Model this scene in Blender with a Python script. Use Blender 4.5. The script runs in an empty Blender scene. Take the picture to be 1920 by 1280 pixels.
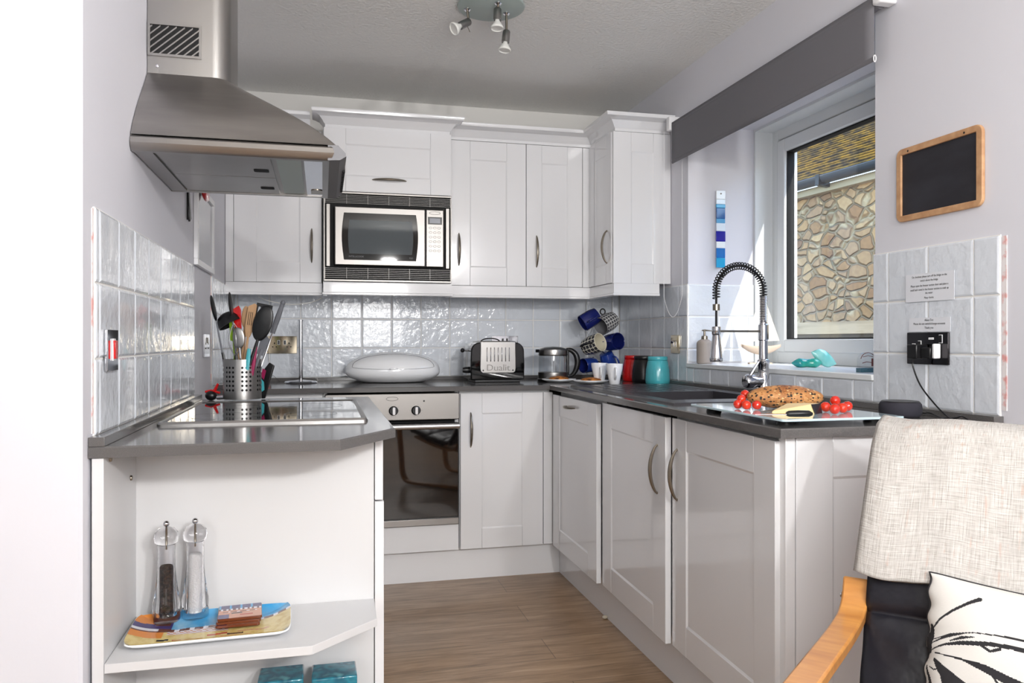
import bpy, bmesh, math, random
from mathutils import Vector, Matrix, noise
random.seed(7)
S = bpy.context.scene; COL = S.collection
pi = math.pi
# ------------------------------------------------------------------ camera
YAW = math.atan(355.5/1460.0)
cd = bpy.data.cameras.new('camera'); cam = bpy.data.objects.new('camera', cd); COL.objects.link(cam)
cam.location = (0, 0, 1.10); cam.rotation_euler = (pi/2, 0, -YAW)
cd.sensor_width = 36; cd.lens = 36*1460/1920; cd.clip_start = .05
S.camera = cam
SI, CO = math.sin(YAW), math.cos(YAW)
def at(px, py, X=None, Y=None, Z=None, d=None):
    """a point of the room from where it appears in the photograph and one known plane"""
    t = (px-960)/1460.; r = Vector((t*CO+SI, -t*SI+CO, -(py-640)/1460.))
    k = X/r.x if X is not None else Y/r.y if Y is not None else (Z-1.10)/r.z if Z is not None else d
    return Vector((0, 0, 1.10)) + r*k
# ------------------------------------------------------------------ light
S.view_settings.view_transform = 'Standard'; S.view_settings.look = 'None'
S.view_settings.exposure = 0.16; S.view_settings.gamma = 1.0; S.view_settings.use_curve_mapping = False
W = bpy.data.worlds.new('sky'); S.world = W; W.use_nodes = True
wn = W.node_tree.nodes; wl = W.node_tree.links
sky = wn.new('ShaderNodeTexSky'); sky.sky_type = 'NISHITA'; sky.sun_disc = False
sky.sun_elevation = math.radians(58); sky.sun_rotation = math.radians(140)
wn['Background'].inputs[1].default_value = 0.8
wl.new(sky.outputs[0], wn['Background'].inputs[0])
def lamp(name, kind, loc, target, power, size=None, size_y=None, color=(1, 1, 1)):
    l = bpy.data.lights.new(name, kind); o = bpy.data.objects.new(name, l); COL.objects.link(o)
    o.location = loc; o.rotation_euler = (Vector(target)-Vector(loc)).to_track_quat('-Z', 'Y').to_euler()
    l.energy = power; l.color = color
    if kind == 'AREA':
        l.size = size
        if size_y: l.shape = 'RECTANGLE'; l.size_y = size_y
    return o
sun = lamp('sun', 'SUN', (6, 0, 8), (6-1, 0+3.0, 8-2.56), 7, color=(1, .96, .9)); sun.data.angle = math.radians(.6)
lamp('photo_flash', 'AREA', (1.42, -1.6, 2.06), (.5, 3.2, 1.15), 32, .14, color=(1, .985, .97))
lamp('photo_flash', 'AREA', (.74, -1.6, 1.96), (.5, 3.2, 1.15), 32, .14, color=(1, .985, .97))
lamp('soft_fill', 'AREA', (-1.15, -1.5, 1.75), (1.35, 2.6, 1.25), 12, .9, color=(1, .99, .98))  # added soft fill from the left for the right wall and doors
lamp('bounced_flash', 'AREA', (.45, .15, 1.35), (.6, 1.6, 2.36), 17, .7, color=(1, .99, .98))
lamp('rear_fill_left', 'AREA', (-1.9, -4.85, 1.5), (-.2, 3, 1.2), 26, 2.4, 1.8, color=(.96, .98, 1))  # added ambient fill, hung before the blank rear wall
lamp('rear_fill_right', 'AREA', (.45, -4.85, 1.3), (.5, 3, 1.2), 22, 2.2, 2.1, color=(.97, .985, 1))  # second added fill at the rear wall, which has no opening

# ------------------------------------------------------------------ materials
def lin(c):
    return tuple(((x/255)/12.92 if x/255 <= .04045 else ((x/255+.055)/1.055)**2.4) for x in c)+(1,)
def mat(name, col, rough=.5, metal=0, coat=0, spec=.5, trans=0, ior=1.45, emit=None, es=1, bump=None, vary=None, aniso=0, sheen=0):
    m = bpy.data.materials.new(name); m.use_nodes = True; nt = m.node_tree; b = nt.nodes['Principled BSDF']
    c = lin(col); b.inputs['Base Color'].default_value = c
    b.inputs['Roughness'].default_value = rough; b.inputs['Metallic'].default_value = metal
    b.inputs['Coat Weight'].default_value = coat; b.inputs['Coat Roughness'].default_value = .04
    b.inputs['Specular IOR Level'].default_value = spec; b.inputs['Transmission Weight'].default_value = trans
    b.inputs['IOR'].default_value = ior; b.inputs['Anisotropic'].default_value = aniso; b.inputs['Sheen Weight'].default_value = sheen
    if emit: b.inputs['Emission Color'].default_value = lin(emit); b.inputs['Emission Strength'].default_value = es
    tc = None
    if bump or vary:
        tc = nt.nodes.new('ShaderNodeTexCoord')
    if bump:   # (scale, strength, distance[, stretch])
        mp = nt.nodes.new('ShaderNodeMapping'); nt.links.new(tc.outputs['Object'], mp.inputs[0])
        mp.inputs['Scale'].default_value = bump[3] if len(bump) > 3 else (1, 1, 1)
        n = nt.nodes.new('ShaderNodeTexNoise'); n.inputs['Scale'].default_value = bump[0]; n.inputs['Detail'].default_value = 3
        nt.links.new(mp.outputs[0], n.inputs['Vector'])
        bp = nt.nodes.new('ShaderNodeBump'); bp.inputs['Strength'].default_value = bump[1]; bp.inputs['Distance'].default_value = bump[2]
        nt.links.new(n.outputs[0], bp.inputs['Height']); nt.links.new(bp.outputs[0], b.inputs['Normal'])
    if vary:   # (scale, colour2, low, high[, stretch])
        mp = nt.nodes.new('ShaderNodeMapping'); nt.links.new(tc.outputs['Object'], mp.inputs[0])
        mp.inputs['Scale'].default_value = vary[4] if len(vary) > 4 else (1, 1, 1)
        n = nt.nodes.new('ShaderNodeTexNoise'); n.inputs['Scale'].default_value = vary[0]; n.inputs['Detail'].default_value = 5
        nt.links.new(mp.outputs[0], n.inputs['Vector'])
        r = nt.nodes.new('ShaderNodeValToRGB'); r.color_ramp.elements[0].position = vary[2]; r.color_ramp.elements[1].position = vary[3]
        r.color_ramp.elements[0].color = c; r.color_ramp.elements[1].color = lin(vary[1])
        nt.links.new(n.outputs[0], r.inputs[0]); nt.links.new(r.outputs[0], b.inputs['Base Color'])
    return m
def thin_glass(name, tint=(255, 255, 255), gloss=.08, rough=0.0):
    m = bpy.data.materials.new(name); m.use_nodes = True; nt = m.node_tree; nt.nodes.remove(nt.nodes['Principled BSDF'])
    out = nt.nodes['Material Output']; tr = nt.nodes.new('ShaderNodeBsdfTransparent'); tr.inputs[0].default_value = lin(tint)
    gl = nt.nodes.new('ShaderNodeBsdfGlossy'); gl.inputs['Roughness'].default_value = rough
    lw = nt.nodes.new('ShaderNodeLayerWeight'); lw.inputs[0].default_value = .5
    fr = nt.nodes.new('ShaderNodeMath'); fr.operation = 'POWER'; fr.inputs[1].default_value = 5; nt.links.new(lw.outputs['Facing'], fr.inputs[0])
    ma = nt.nodes.new('ShaderNodeMath'); ma.operation = 'ADD'; ma.inputs[1].default_value = gloss; ma.use_clamp = True
    mx = nt.nodes.new('ShaderNodeMixShader')
    nt.links.new(fr.outputs[0], ma.inputs[0]); nt.links.new(ma.outputs[0], mx.inputs[0])
    nt.links.new(tr.outputs[0], mx.inputs[1]); nt.links.new(gl.outputs[0], mx.inputs[2]); nt.links.new(mx.outputs[0], out.inputs[0])
    return m
M = {}
M['wall'] = mat('wall_paint', (219, 219, 226), .6, bump=(60, .12, .002))
M['wallb'] = mat('wall_paint_back', (222, 220, 216), .65, bump=(60, .1, .002))
M['ceil'] = mat('ceiling_texture', (242, 241, 238), .75, bump=(75, .7, .007))
M['cab'] = mat('gloss_white_door', (229, 229, 231), .1, coat=.6, spec=.5, bump=(9, .04, .002))
M['carc'] = mat('white_melamine', (214, 214, 215), .35)
M['grout'] = mat('grout', (236, 234, 230), .8)
M['tile'] = mat('glazed_tile', (220, 225, 232), .07, coat=.5, bump=(34, .75, .004))
M['work'] = mat('grey_quartz', (90, 88, 88), .11, spec=.55, vary=(900, (112, 109, 107), .45, .7))
M['sink'] = mat('black_composite', (52, 50, 54), .3)
M['mwsteel'] = mat('satin_steel', (138, 135, 132), .38, metal=1)
M['steel'] = mat('brushed_steel', (160, 158, 156), .3, metal=1, bump=(40, .05, .002, (1, 1, 30)))
M['steelh'] = mat('brushed_steel_hood', (172, 169, 166), .3, metal=1, bump=(30, .06, .002, (1, 1, 20)), vary=(3, (150, 147, 144), .35, .7, (1, 1, 6)))
M['chrome'] = mat('chrome', (214, 214, 218), .06, metal=1)
M['nickel'] = mat('satin_nickel', (150, 142, 130), .28, metal=1)
M['alu'] = mat('aluminium_trim', (190, 190, 192), .25, metal=1)
M['black'] = mat('black_plastic', (20, 20, 22), .32)
M['bgloss'] = mat('black_gloss', (12, 12, 13), .03, coat=.3)
M['dark'] = mat('dark_void', (9, 9, 10), .7)
M['white'] = mat('white_plastic', (236, 236, 238), .3)
M['upvc'] = mat('white_upvc', (232, 235, 236), .25)
M['ceramic'] = mat('white_ceramic', (244, 245, 247), .12, coat=.4)
M['blind'] = mat('grey_blind_fabric', (114, 113, 118), .85, bump=(400, .15, .001))
M['glass'] = thin_glass('window_glass', (252, 253, 252), .06)
M['clear'] = thin_glass('clear_glass', (250, 251, 252), .05)
M['acryl'] = mat('clear_acrylic', (250, 250, 252), .02, trans=1, ior=1.4)
M['hob'] = mat('hob_glass', (16, 17, 20), .03, coat=.3)
M['ovenglass'] = mat('oven_glass', (14, 12, 12), .03, coat=.6, spec=.8)
M['red'] = mat('red_gloss', (196, 16, 18), .2, coat=.4)
M['teal'] = mat('teal_gloss', (74, 176, 186), .22, coat=.4)
M['navy'] = mat('navy_glaze', (26, 36, 104), .12, coat=.5)
M['blue'] = mat('blue_glaze', (32, 60, 140), .12, coat=.5)
M['cream'] = mat('cream_glaze', (226, 220, 200), .2)
M['greyc'] = mat('grey_glaze', (120, 120, 124), .25)
M['wood'] = mat('pale_wood', (196, 160, 122), .5, vary=(14, (170, 128, 92), .35, .7, (1, 1, .15)))
M['arm'] = mat('lacquered_birch', (206, 146, 78), .28, coat=.3, vary=(9, (178, 116, 58), .3, .75, (1, 6, 6)))
M['frame'] = mat('worn_oak_frame', (200, 158, 118), .45, vary=(30, (172, 128, 90), .35, .7, (1, .15, 1)))
M['chalk'] = mat('chalkboard', (34, 33, 39), .55, vary=(5, (50, 50, 57), .45, .8, (1, 1, 3)))
M['leather'] = mat('black_leather', (26, 26, 34), .36, bump=(16, .35, .012))
M['linen'] = mat('linen', (214, 211, 206), .9, bump=(300, .25, .001))
M['ink'] = mat('black_print', (38, 37, 40), .85)
M['lime'] = mat('lime_silicone', (150, 196, 30), .45)
M['slate'] = mat('grey_silicone', (104, 106, 112), .5)
M['pink'] = mat('magenta_plastic', (150, 30, 80), .4)
M['tomato'] = mat('tomato', (198, 30, 8), .1, coat=.6, vary=(6, (228, 66, 20), .4, .8))
M['stalk'] = mat('tomato_stalk', (70, 90, 40), .7)
M['cheese'] = mat('cheese', (232, 204, 150), .5)
M['glassboard'] = mat('tempered_glass_board', (196, 218, 226), .06, coat=.5)
M['frost'] = mat('frosted_glass', (160, 174, 170), .35)
M['stone_pot'] = mat('ribbed_stoneware', (164, 154, 146), .55)
M['paper'] = mat('laminated_paper', (226, 228, 234), .2)
M['rib'] = mat('hob_zone', (58, 60, 64), .2)
M['bulb'] = mat('bulb_glass', (226, 226, 222), .15)
M['pepper'] = mat('peppercorns', (64, 44, 36), .7, bump=(190, 1, .006), vary=(190, (22, 15, 13), .42, .55))
M['salt'] = mat('sea_salt', (240, 240, 240), .6, bump=(300, .8, .003))
M['cord'] = mat('white_cord', (232, 230, 226), .5)
M['pastry'] = mat('baked_pastry', (196, 122, 48), .55, bump=(90, .9, .006), vary=(45, (84, 44, 20), .45, .68))
M['warmchrome'] = mat('warm_tinted_chrome', (204, 192, 170), .08, metal=1)  # chrome with the tan it reflects put into its colour

def nodes_mat(name, rough=.5, coat=0):
    m = bpy.data.materials.new(name); m.use_nodes = True; nt = m.node_tree
    b = nt.nodes['Principled BSDF']; b.inputs['Roughness'].default_value = rough; b.inputs['Coat Weight'].default_value = coat
    return m, nt, b
def N(nt, t, **k):
    n = nt.nodes.new(t)
    for a, v in k.items():
        if a.startswith('_'): n.inputs[int(a[1:])].default_value = v
        else: setattr(n, a, v)
    return n
def ramp(nt, stops):
    r = nt.nodes.new('ShaderNodeValToRGB'); e = r.color_ramp.elements
    while len(e) < len(stops): e.new(.5)
    for x, (p, c) in zip(e, stops): x.position = p; x.color = lin(c)
    return r
def floor_mat():
    m, nt, b = nodes_mat('oak_planks', .34); L = nt.links.new
    tc = N(nt, 'ShaderNodeTexCoord')
    br = N(nt, 'ShaderNodeTexBrick'); br.offset = .37; br.inputs['Scale'].default_value = 1
    br.inputs['Brick Width'].default_value = 1.25; br.inputs['Row Height'].default_value = .185
    br.inputs['Mortar Size'].default_value = .0012; br.inputs['Mortar Smooth'].default_value = .2
    br.inputs['Color1'].default_value = (.36, .36, .36, 1); br.inputs['Color2'].default_value = (.62, .62, .62, 1); br.inputs['Mortar'].default_value = (.1, .1, .1, 1)
    L(tc.outputs['Object'], br.inputs['Vector'])
    mp = N(nt, 'ShaderNodeMapping'); mp.inputs['Scale'].default_value = (1.1, 13, 1)
    L(tc.outputs['Object'], mp.inputs[0])
    n1 = N(nt, 'ShaderNodeTexNoise'); n1.inputs['Scale'].default_value = 2.4; n1.inputs['Detail'].default_value = 9; n1.inputs['Roughness'].default_value = .68; n1.inputs['Distortion'].default_value = 1.2
    L(mp.outputs[0], n1.inputs['Vector'])
    mp2 = N(nt, 'ShaderNodeMapping'); mp2.inputs['Scale'].default_value = (4, 90, 1); L(tc.outputs['Object'], mp2.inputs[0])
    n2 = N(nt, 'ShaderNodeTexNoise'); n2.inputs['Scale'].default_value = 2; n2.inputs['Detail'].default_value = 3; L(mp2.outputs[0], n2.inputs['Vector'])
    mx = N(nt, 'ShaderNodeMix', data_type='FLOAT'); mx.inputs[0].default_value = .3; L(n1.outputs[0], mx.inputs[2]); L(n2.outputs[0], mx.inputs[3])
    r = ramp(nt, [(.30, (86, 64, 46)), (.44, (142, 114, 86)), (.56, (166, 136, 106)), (.72, (190, 162, 132))]); L(mx.outputs[0], r.inputs[0])
    m2 = N(nt, 'ShaderNodeMix', data_type='RGBA', blend_type='SOFT_LIGHT'); m2.inputs[0].default_value = .45
    L(r.outputs[0], m2.inputs[6]); L(br.outputs[0], m2.inputs[7])
    m3 = N(nt, 'ShaderNodeMix', data_type='RGBA', blend_type='MIX'); m3.inputs[7].default_value = lin((86, 68, 54)); L(br.outputs['Fac'], m3.inputs[0]); L(m2.outputs[2], m3.inputs[6])
    L(m3.outputs[2], b.inputs['Base Color'])
    bp = N(nt, 'ShaderNodeBump'); bp.inputs['Strength'].default_value = .12; bp.inputs['Distance'].default_value = .002; L(mx.outputs[0], bp.inputs['Height']); L(bp.outputs[0], b.inputs['Normal'])
    return m
M['floor'] = floor_mat()
def throw_mat():
    m, nt, b = nodes_mat('woven_throw', .95); L = nt.links.new
    tc = N(nt, 'ShaderNodeTexCoord')
    def st(sc, scale, det=2):
        mp = N(nt, 'ShaderNodeMapping'); mp.inputs['Scale'].default_value = sc; L(tc.outputs['UV'], mp.inputs[0])
        n = N(nt, 'ShaderNodeTexNoise'); n.inputs['Scale'].default_value = scale; n.inputs['Detail'].default_value = det; L(mp.outputs[0], n.inputs['Vector']); return n
    warp = st((1, .05, 1), 330); weft = st((.05, 1, 1), 330); red = st((1, .035, 1), 90); brk = st((1, 1, 1), 26, 4)
    a = N(nt, 'ShaderNodeMath', operation='ADD'); L(warp.outputs[0], a.inputs[0]); L(weft.outputs[0], a.inputs[1])
    r = ramp(nt, [(.34, (160, 155, 149)), (.5, (188, 184, 179)), (.68, (208, 206, 202))])
    h = N(nt, 'ShaderNodeMath', operation='MULTIPLY'); h.inputs[1].default_value = .5; L(a.outputs[0], h.inputs[0]); L(h.outputs[0], r.inputs[0])
    t = N(nt, 'ShaderNodeMath', operation='MULTIPLY'); L(red.outputs[0], t.inputs[0]); L(brk.outputs[0], t.inputs[1])
    rr = ramp(nt, [(.34, (0, 0, 0)), (.42, (190, 190, 190))]); L(t.outputs[0], rr.inputs[0])
    mx = N(nt, 'ShaderNodeMix', data_type='RGBA'); L(rr.outputs[0], mx.inputs[0]); L(r.outputs[0], mx.inputs[6]); mx.inputs[7].default_value = lin((186, 158, 144))
    L(mx.outputs[2], b.inputs['Base Color'])
    bp = N(nt, 'ShaderNodeBump'); bp.inputs['Strength'].default_value = .6; bp.inputs['Distance'].default_value = .002; L(a.outputs[0], bp.inputs['Height']); L(bp.outputs[0], b.inputs['Normal'])
    return m
M['throw'] = throw_mat()
def bread_mat():
    m, nt, b = nodes_mat('seeded_crust', .6); L = nt.links.new
    tc = N(nt, 'ShaderNodeTexCoord')
    n = N(nt, 'ShaderNodeTexNoise'); n.inputs['Scale'].default_value = 22; n.inputs['Detail'].default_value = 4; L(tc.outputs['Object'], n.inputs['Vector'])
    r = ramp(nt, [(.35, (150, 92, 48)), (.65, (206, 150, 92))]); L(n.outputs[0], r.inputs[0])
    mp = N(nt, 'ShaderNodeMapping'); mp.inputs['Scale'].default_value = (1, 1.6, 1.6); L(tc.outputs['Object'], mp.inputs[0])
    v = N(nt, 'ShaderNodeTexVoronoi'); v.inputs['Scale'].default_value = 115; L(mp.outputs[0], v.inputs['Vector'])
    vm = ramp(nt, [(.0, (255, 255, 255)), (.42, (255, 255, 255)), (.47, (0, 0, 0))]); L(v.outputs['Distance'], vm.inputs[0])
    sep = N(nt, 'ShaderNodeSeparateColor'); L(v.outputs['Color'], sep.inputs[0])
    pick = ramp(nt, [(.0, (30, 26, 20)), (.34, (36, 28, 20)), (.35, (216, 178, 122)), (.5, (232, 206, 160)), (.51, (180, 120, 66)), (1, (180, 120, 66))]); pick.color_ramp.interpolation = 'CONSTANT'; L(sep.outputs[0], pick.inputs[0])
    mx = N(nt, 'ShaderNodeMix', data_type='RGBA'); L(vm.outputs[0], mx.inputs[0]); L(r.outputs[0], mx.inputs[6]); L(pick.outputs[0], mx.inputs[7]); L(mx.outputs[2], b.inputs['Base Color'])
    bp = N(nt, 'ShaderNodeBump'); bp.inputs['Strength'].default_value = .8; bp.inputs['Distance'].default_value = .003; L(vm.outputs[0], bp.inputs['Height']); L(bp.outputs[0], b.inputs['Normal'])
    return m
M['bread'] = bread_mat()
def rubble_mat():
    m, nt, b = nodes_mat('rubble_stone', .9); L = nt.links.new
    tc = N(nt, 'ShaderNodeTexCoord')
    n0 = N(nt, 'ShaderNodeTexNoise'); n0.inputs['Scale'].default_value = 3.2; L(tc.outputs['Object'], n0.inputs['Vector'])
    mp = N(nt, 'ShaderNodeMapping'); mp.inputs['Scale'].default_value = (1, .75, 1.25); L(tc.outputs['Object'], mp.inputs[0])
    ad = N(nt, 'ShaderNodeMix', data_type='RGBA', blend_type='LINEAR_LIGHT'); ad.inputs[0].default_value = .1; L(mp.outputs[0], ad.inputs[6]); L(n0.outputs['Color'], ad.inputs[7])
    v = N(nt, 'ShaderNodeTexVoronoi'); v.inputs['Scale'].default_value = 9.5; v.inputs['Randomness'].default_value = .85; L(ad.outputs[2], v.inputs['Vector'])
    e = N(nt, 'ShaderNodeTexVoronoi', feature='DISTANCE_TO_EDGE'); e.inputs['Scale'].default_value = 9.5; e.inputs['Randomness'].default_value = .85; L(ad.outputs[2], e.inputs['Vector'])
    sep = N(nt, 'ShaderNodeSeparateColor'); L(v.outputs['Color'], sep.inputs[0])
    r = ramp(nt, [(0, (170, 126, 84)), (.3, (206, 164, 112)), (.55, (186, 150, 112)), (.8, (222, 184, 132)), (1, (156, 118, 86))]); L(sep.outputs[0], r.inputs[0])
    n = N(nt, 'ShaderNodeTexNoise'); n.inputs['Scale'].default_value = 28; n.inputs['Detail'].default_value = 6; L(tc.outputs['Object'], n.inputs['Vector'])
    mm = N(nt, 'ShaderNodeMix', data_type='RGBA', blend_type='OVERLAY'); mm.inputs[0].default_value = .35; L(r.outputs[0], mm.inputs[6]); L(n.outputs[0], mm.inputs[7])
    er = ramp(nt, [(.03, (255, 255, 255)), (.07, (0, 0, 0))]); L(e.outputs['Distance'], er.inputs[0])
    mx = N(nt, 'ShaderNodeMix', data_type='RGBA'); L(er.outputs[0], mx.inputs[0]); L(mm.outputs[2], mx.inputs[6]); mx.inputs[7].default_value = lin((218, 192, 148)); L(mx.outputs[2], b.inputs['Base Color'])
    hr = ramp(nt, [(0, (0, 0, 0)), (.12, (255, 255, 255))]); L(e.outputs['Distance'], hr.inputs[0])
    bp = N(nt, 'ShaderNodeBump'); bp.inputs['Strength'].default_value = 1; bp.inputs['Distance'].default_value = .04; L(hr.outputs[0], bp.inputs['Height']); L(bp.outputs[0], b.inputs['Normal'])
    return m
M['rubble'] = rubble_mat()
def lattice_mat(name, c1, c2, scale, w):
    m, nt, b = nodes_mat(name, .25); L = nt.links.new
    tc = N(nt, 'ShaderNodeTexCoord')
    v = N(nt, 'ShaderNodeTexVoronoi', feature='DISTANCE_TO_EDGE'); v.inputs['Scale'].default_value = scale; v.inputs['Randomness'].default_value = .15; L(tc.outputs['UV'], v.inputs['Vector'])
    v2 = N(nt, 'ShaderNodeTexVoronoi'); v2.inputs['Scale'].default_value = scale; v2.inputs['Randomness'].default_value = .15; L(tc.outputs['UV'], v2.inputs['Vector'])
    r = ramp(nt, [(w, c1), (w+.03, c2)]); L(v.outputs['Distance'], r.inputs[0])
    r2 = ramp(nt, [(.14, (255, 255, 255)), (.17, (0, 0, 0)), (.24, (0, 0, 0)), (.27, (255, 255, 255)), (.33, (255, 255, 255)), (.36, (0, 0, 0))]); L(v2.outputs['Distance'], r2.inputs[0])
    mx = N(nt, 'ShaderNodeMix', data_type='RGBA'); L(r2.outputs[0], mx.inputs[0]); L(r.outputs[0], mx.inputs[6]); mx.inputs[7].default_value = lin(c2); L(mx.outputs[2], b.inputs['Base Color'])
    return m
M['lat1'] = lattice_mat('lattice_cream', (226, 222, 208), (60, 60, 66), 9, .07)
M['lat2'] = lattice_mat('lattice_grey', (206, 206, 204), (84, 84, 88), 11, .11)
def glasswave(name, cols, scale=8):
    m, nt, b = nodes_mat(name, .08, .6); L = nt.links.new
    tc = N(nt, 'ShaderNodeTexCoord'); n = N(nt, 'ShaderNodeTexNoise'); n.inputs['Scale'].default_value = scale; n.inputs['Detail'].default_value = 1.5; L(tc.outputs['Object'], n.inputs['Vector'])
    st = [(i/(len(cols)-1)*.5+.25, c) for i, c in enumerate(cols)]
    r = ramp(nt, st); L(n.outputs[0], r.inputs[0]); L(r.outputs[0], b.inputs['Base Color']); return m
M['gem'] = glasswave('turquoise_glass', [(24, 118, 150), (40, 170, 150), (60, 190, 170)], 22)
M['gem2'] = glasswave('aqua_glass', [(120, 214, 206), (170, 236, 226)], 30)
M['box'] = glasswave('turquoise_pattern', [(10, 62, 86), (34, 128, 148), (20, 92, 116), (96, 184, 192)], 26)

# ------------------------------------------------------------------ mesh builder
def origin(p):
    off = Vector()
    while p:
        if p.get('_local'): return Vector()
        off += p.location; p = p.parent
    return off
class MB:
    def __init__(s): s.v = []; s.f = []; s.m = []; s.uv = {}; s.k = 0
    def mat(s, k): s.k = k; return s
    def add(s, vs, fs):
        o = len(s.v); s.v += [Vector(p) for p in vs]
        for f in fs: s.f.append([o+i for i in f]); s.m.append(s.k)
        return s
    def box(s, x0, x1, y0, y1, z0, z1):
        if x0 > x1: x0, x1 = x1, x0
        if y0 > y1: y0, y1 = y1, y0
        if z0 > z1: z0, z1 = z1, z0
        return s.add([(x, y, z) for z in (z0, z1) for y in (y0, y1) for x in (x0, x1)],
                     [(0, 2, 3, 1), (4, 5, 7, 6), (0, 1, 5, 4), (2, 6, 7, 3), (0, 4, 6, 2), (1, 3, 7, 5)])
    def prism(s, poly, z0, z1, ax='z'):
        n = len(poly); g = {'z': lambda p, z: (p[0], p[1], z), 'y': lambda p, z: (p[0], z, p[1]), 'x': lambda p, z: (z, p[0], p[1])}[ax]
        vs = [g(p, z0) for p in poly]+[g(p, z1) for p in poly]
        return s.add(vs, [list(range(n))[::-1], list(range(n, 2*n))]+[(i, (i+1) % n, n+(i+1) % n, n+i) for i in range(n)])
    def lathe(s, prof, n=32, c=(0, 0, 0), sx=1, sy=1, M=None):
        vs = []; fs = []; rows = []
        for r, z in prof:
            if r < 1e-6: rows.append([len(vs)]); vs.append((c[0], c[1], c[2]+z))
            else:
                rows.append(list(range(len(vs), len(vs)+n)))
                for i in range(n):
                    a = 2*pi*i/n; vs.append((c[0]+r*sx*math.cos(a), c[1]+r*sy*math.sin(a), c[2]+z))
        for a, b in zip(rows, rows[1:]):
            for i in range(n):
                j = (i+1) % n
                if len(a) == 1 and len(b) == 1: continue
                if len(a) == 1: fs.append((a[0], b[j], b[i]))
                elif len(b) == 1: fs.append((a[i], a[j], b[0]))
                else: fs.append((a[i], a[j], b[j], b[i]))
        if M: vs = [M @ Vector(p) for p in vs]
        return s.add(vs, fs)
    def tube(s, pts, r, n=8, closed=False, flat=1.0, up=None, caps=True):
        pts = [Vector(p) for p in pts]; m = len(pts); rs = r if isinstance(r, (list, tuple)) else [r]*m
        vs = []; fs = []; prev = None
        for i, p in enumerate(pts):
            if closed: t = pts[(i+1) % m]-pts[i-1]
            else: t = pts[min(i+1, m-1)]-pts[max(i-1, 0)]
            t.normalize()
            if prev is None:
                u = Vector(up) if up else (Vector((0, 0, 1)) if abs(t.z) < .9 else Vector((1, 0, 0)))
            else: u = prev
            u = (u-t*u.dot(t)); u.normalize(); w = t.cross(u); prev = u
            for k in range(n):
                a = 2*pi*k/n; vs.append(p+u*(math.cos(a)*rs[i])+w*(math.sin(a)*rs[i]*flat))
        for i in range(m if closed else m-1):
            j = (i+1) % m
            for k in range(n): l = (k+1) % n; fs.append((i*n+k, i*n+l, j*n+l, j*n+k))
        if not closed and caps: fs.append(list(range(n))[::-1]); fs.append([(m-1)*n+k for k in range(n)])
        return s.add(vs, fs)
    def cyl(s, a, b, r, r2=None, n=20): return s.tube([a, b], [r, r if r2 is None else r2], n)
    def sweep(s, path, prof, closed=False, caps=True):
        """profile (out, z) swept along an XY path, mitred; out is to the right of the travel direction"""
        P = [Vector(p) for p in path]; m = len(P); vs = []; fs = []; n = len(prof)
        for i, p in enumerate(P):
            def nrm(a, b): d = (b-a).normalized(); return Vector((d.y, -d.x))
            if closed: n1, n2 = nrm(P[i-1], p), nrm(p, P[(i+1) % m])
            else: n1 = nrm(P[i-1], p) if i else nrm(p, P[1]); n2 = nrm(p, P[i+1]) if i < m-1 else n1
            q = (n1+n2).normalized(); q = q/max(.25, q.dot(n1))
            for o, z in prof: vs.append((p.x+q.x*o, p.y+q.y*o, z))
        for i in range(m if closed else m-1):
            j = (i+1) % m
            for k in range(n): l = (k+1) % n; fs.append((i*n+k, j*n+k, j*n+l, i*n+l))
        if not closed and caps: fs.append(list(range(n))); fs.append([(m-1)*n+k for k in range(n)][::-1])
        return s.add(vs, fs)
    def ell(s, c, r, n=16, m=10, M=None, pw=1):
        c = Vector(c); r = Vector(r) if not isinstance(r, (int, float)) else Vector((r, r, r)); prof = []
        vs = []; fs = []
        for i in range(m+1):
            a = pi*i/m; z = -math.cos(a); q = math.sin(a)
            for k in range(n):
                b = 2*pi*k/n; cx, cy = math.cos(b), math.sin(b)
                if pw != 1: cx = math.copysign(abs(cx)**pw, cx); cy = math.copysign(abs(cy)**pw, cy)
                p = Vector((q*cx*r.x, q*cy*r.y, z*r.z)); vs.append(c+(M @ p if M else p))
        for i in range(m):
            for k in range(n): l = (k+1) % n; fs.append((i*n+k, i*n+l, (i+1)*n+l, (i+1)*n+k))
        return s.add(vs, fs)
    def grid(s, fn, nu, nv, mfn=None):
        o = len(s.v)
        for j in range(nv+1):
            for i in range(nu+1): s.v.append(Vector(fn(i/nu, j/nv))); s.uv[len(s.v)-1] = (i/nu, j/nv)
        for j in range(nv):
            for i in range(nu):
                a = o+j*(nu+1)+i; s.f.append([a, a+1, a+nu+2, a+nu+1]); s.m.append(mfn((i+.5)/nu, (j+.5)/nv) if mfn else s.k)
        return s
    def build(s, name, mats, parent=None, loc=None, rot=None, smooth=True, bevel=0, seg=2, sub=0, solid=0, weld=False, ang=35):
        me = bpy.data.meshes.new(name); vs = s.v
        off = Vector() if loc is not None else origin(parent)
        me.from_pydata([tuple(v-off) for v in vs], [], s.f)
        ml = mats if isinstance(mats, (list, tuple)) else [mats]
        for m in ml: me.materials.append(M[m] if isinstance(m, str) else m)
        for p, k in zip(me.polygons, s.m): p.material_index = min(k, len(ml)-1)
        if s.uv:
            u = me.uv_layers.new(name='uv')
            for l in me.loops: u.data[l.index].uv = s.uv.get(l.vertex_index, (0, 0))
        bm = bmesh.new(); bm.from_mesh(me)
        if weld: bmesh.ops.remove_doubles(bm, verts=bm.verts, dist=1e-5)
        bmesh.ops.recalc_face_normals(bm, faces=bm.faces); bm.to_mesh(me); bm.free()
        if smooth:
            for p in me.polygons: p.use_smooth = True
            me.set_sharp_from_angle(angle=math.radians(ang))
        o = bpy.data.objects.new(name, me); COL.objects.link(o)
        if parent: o.parent = parent
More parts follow.
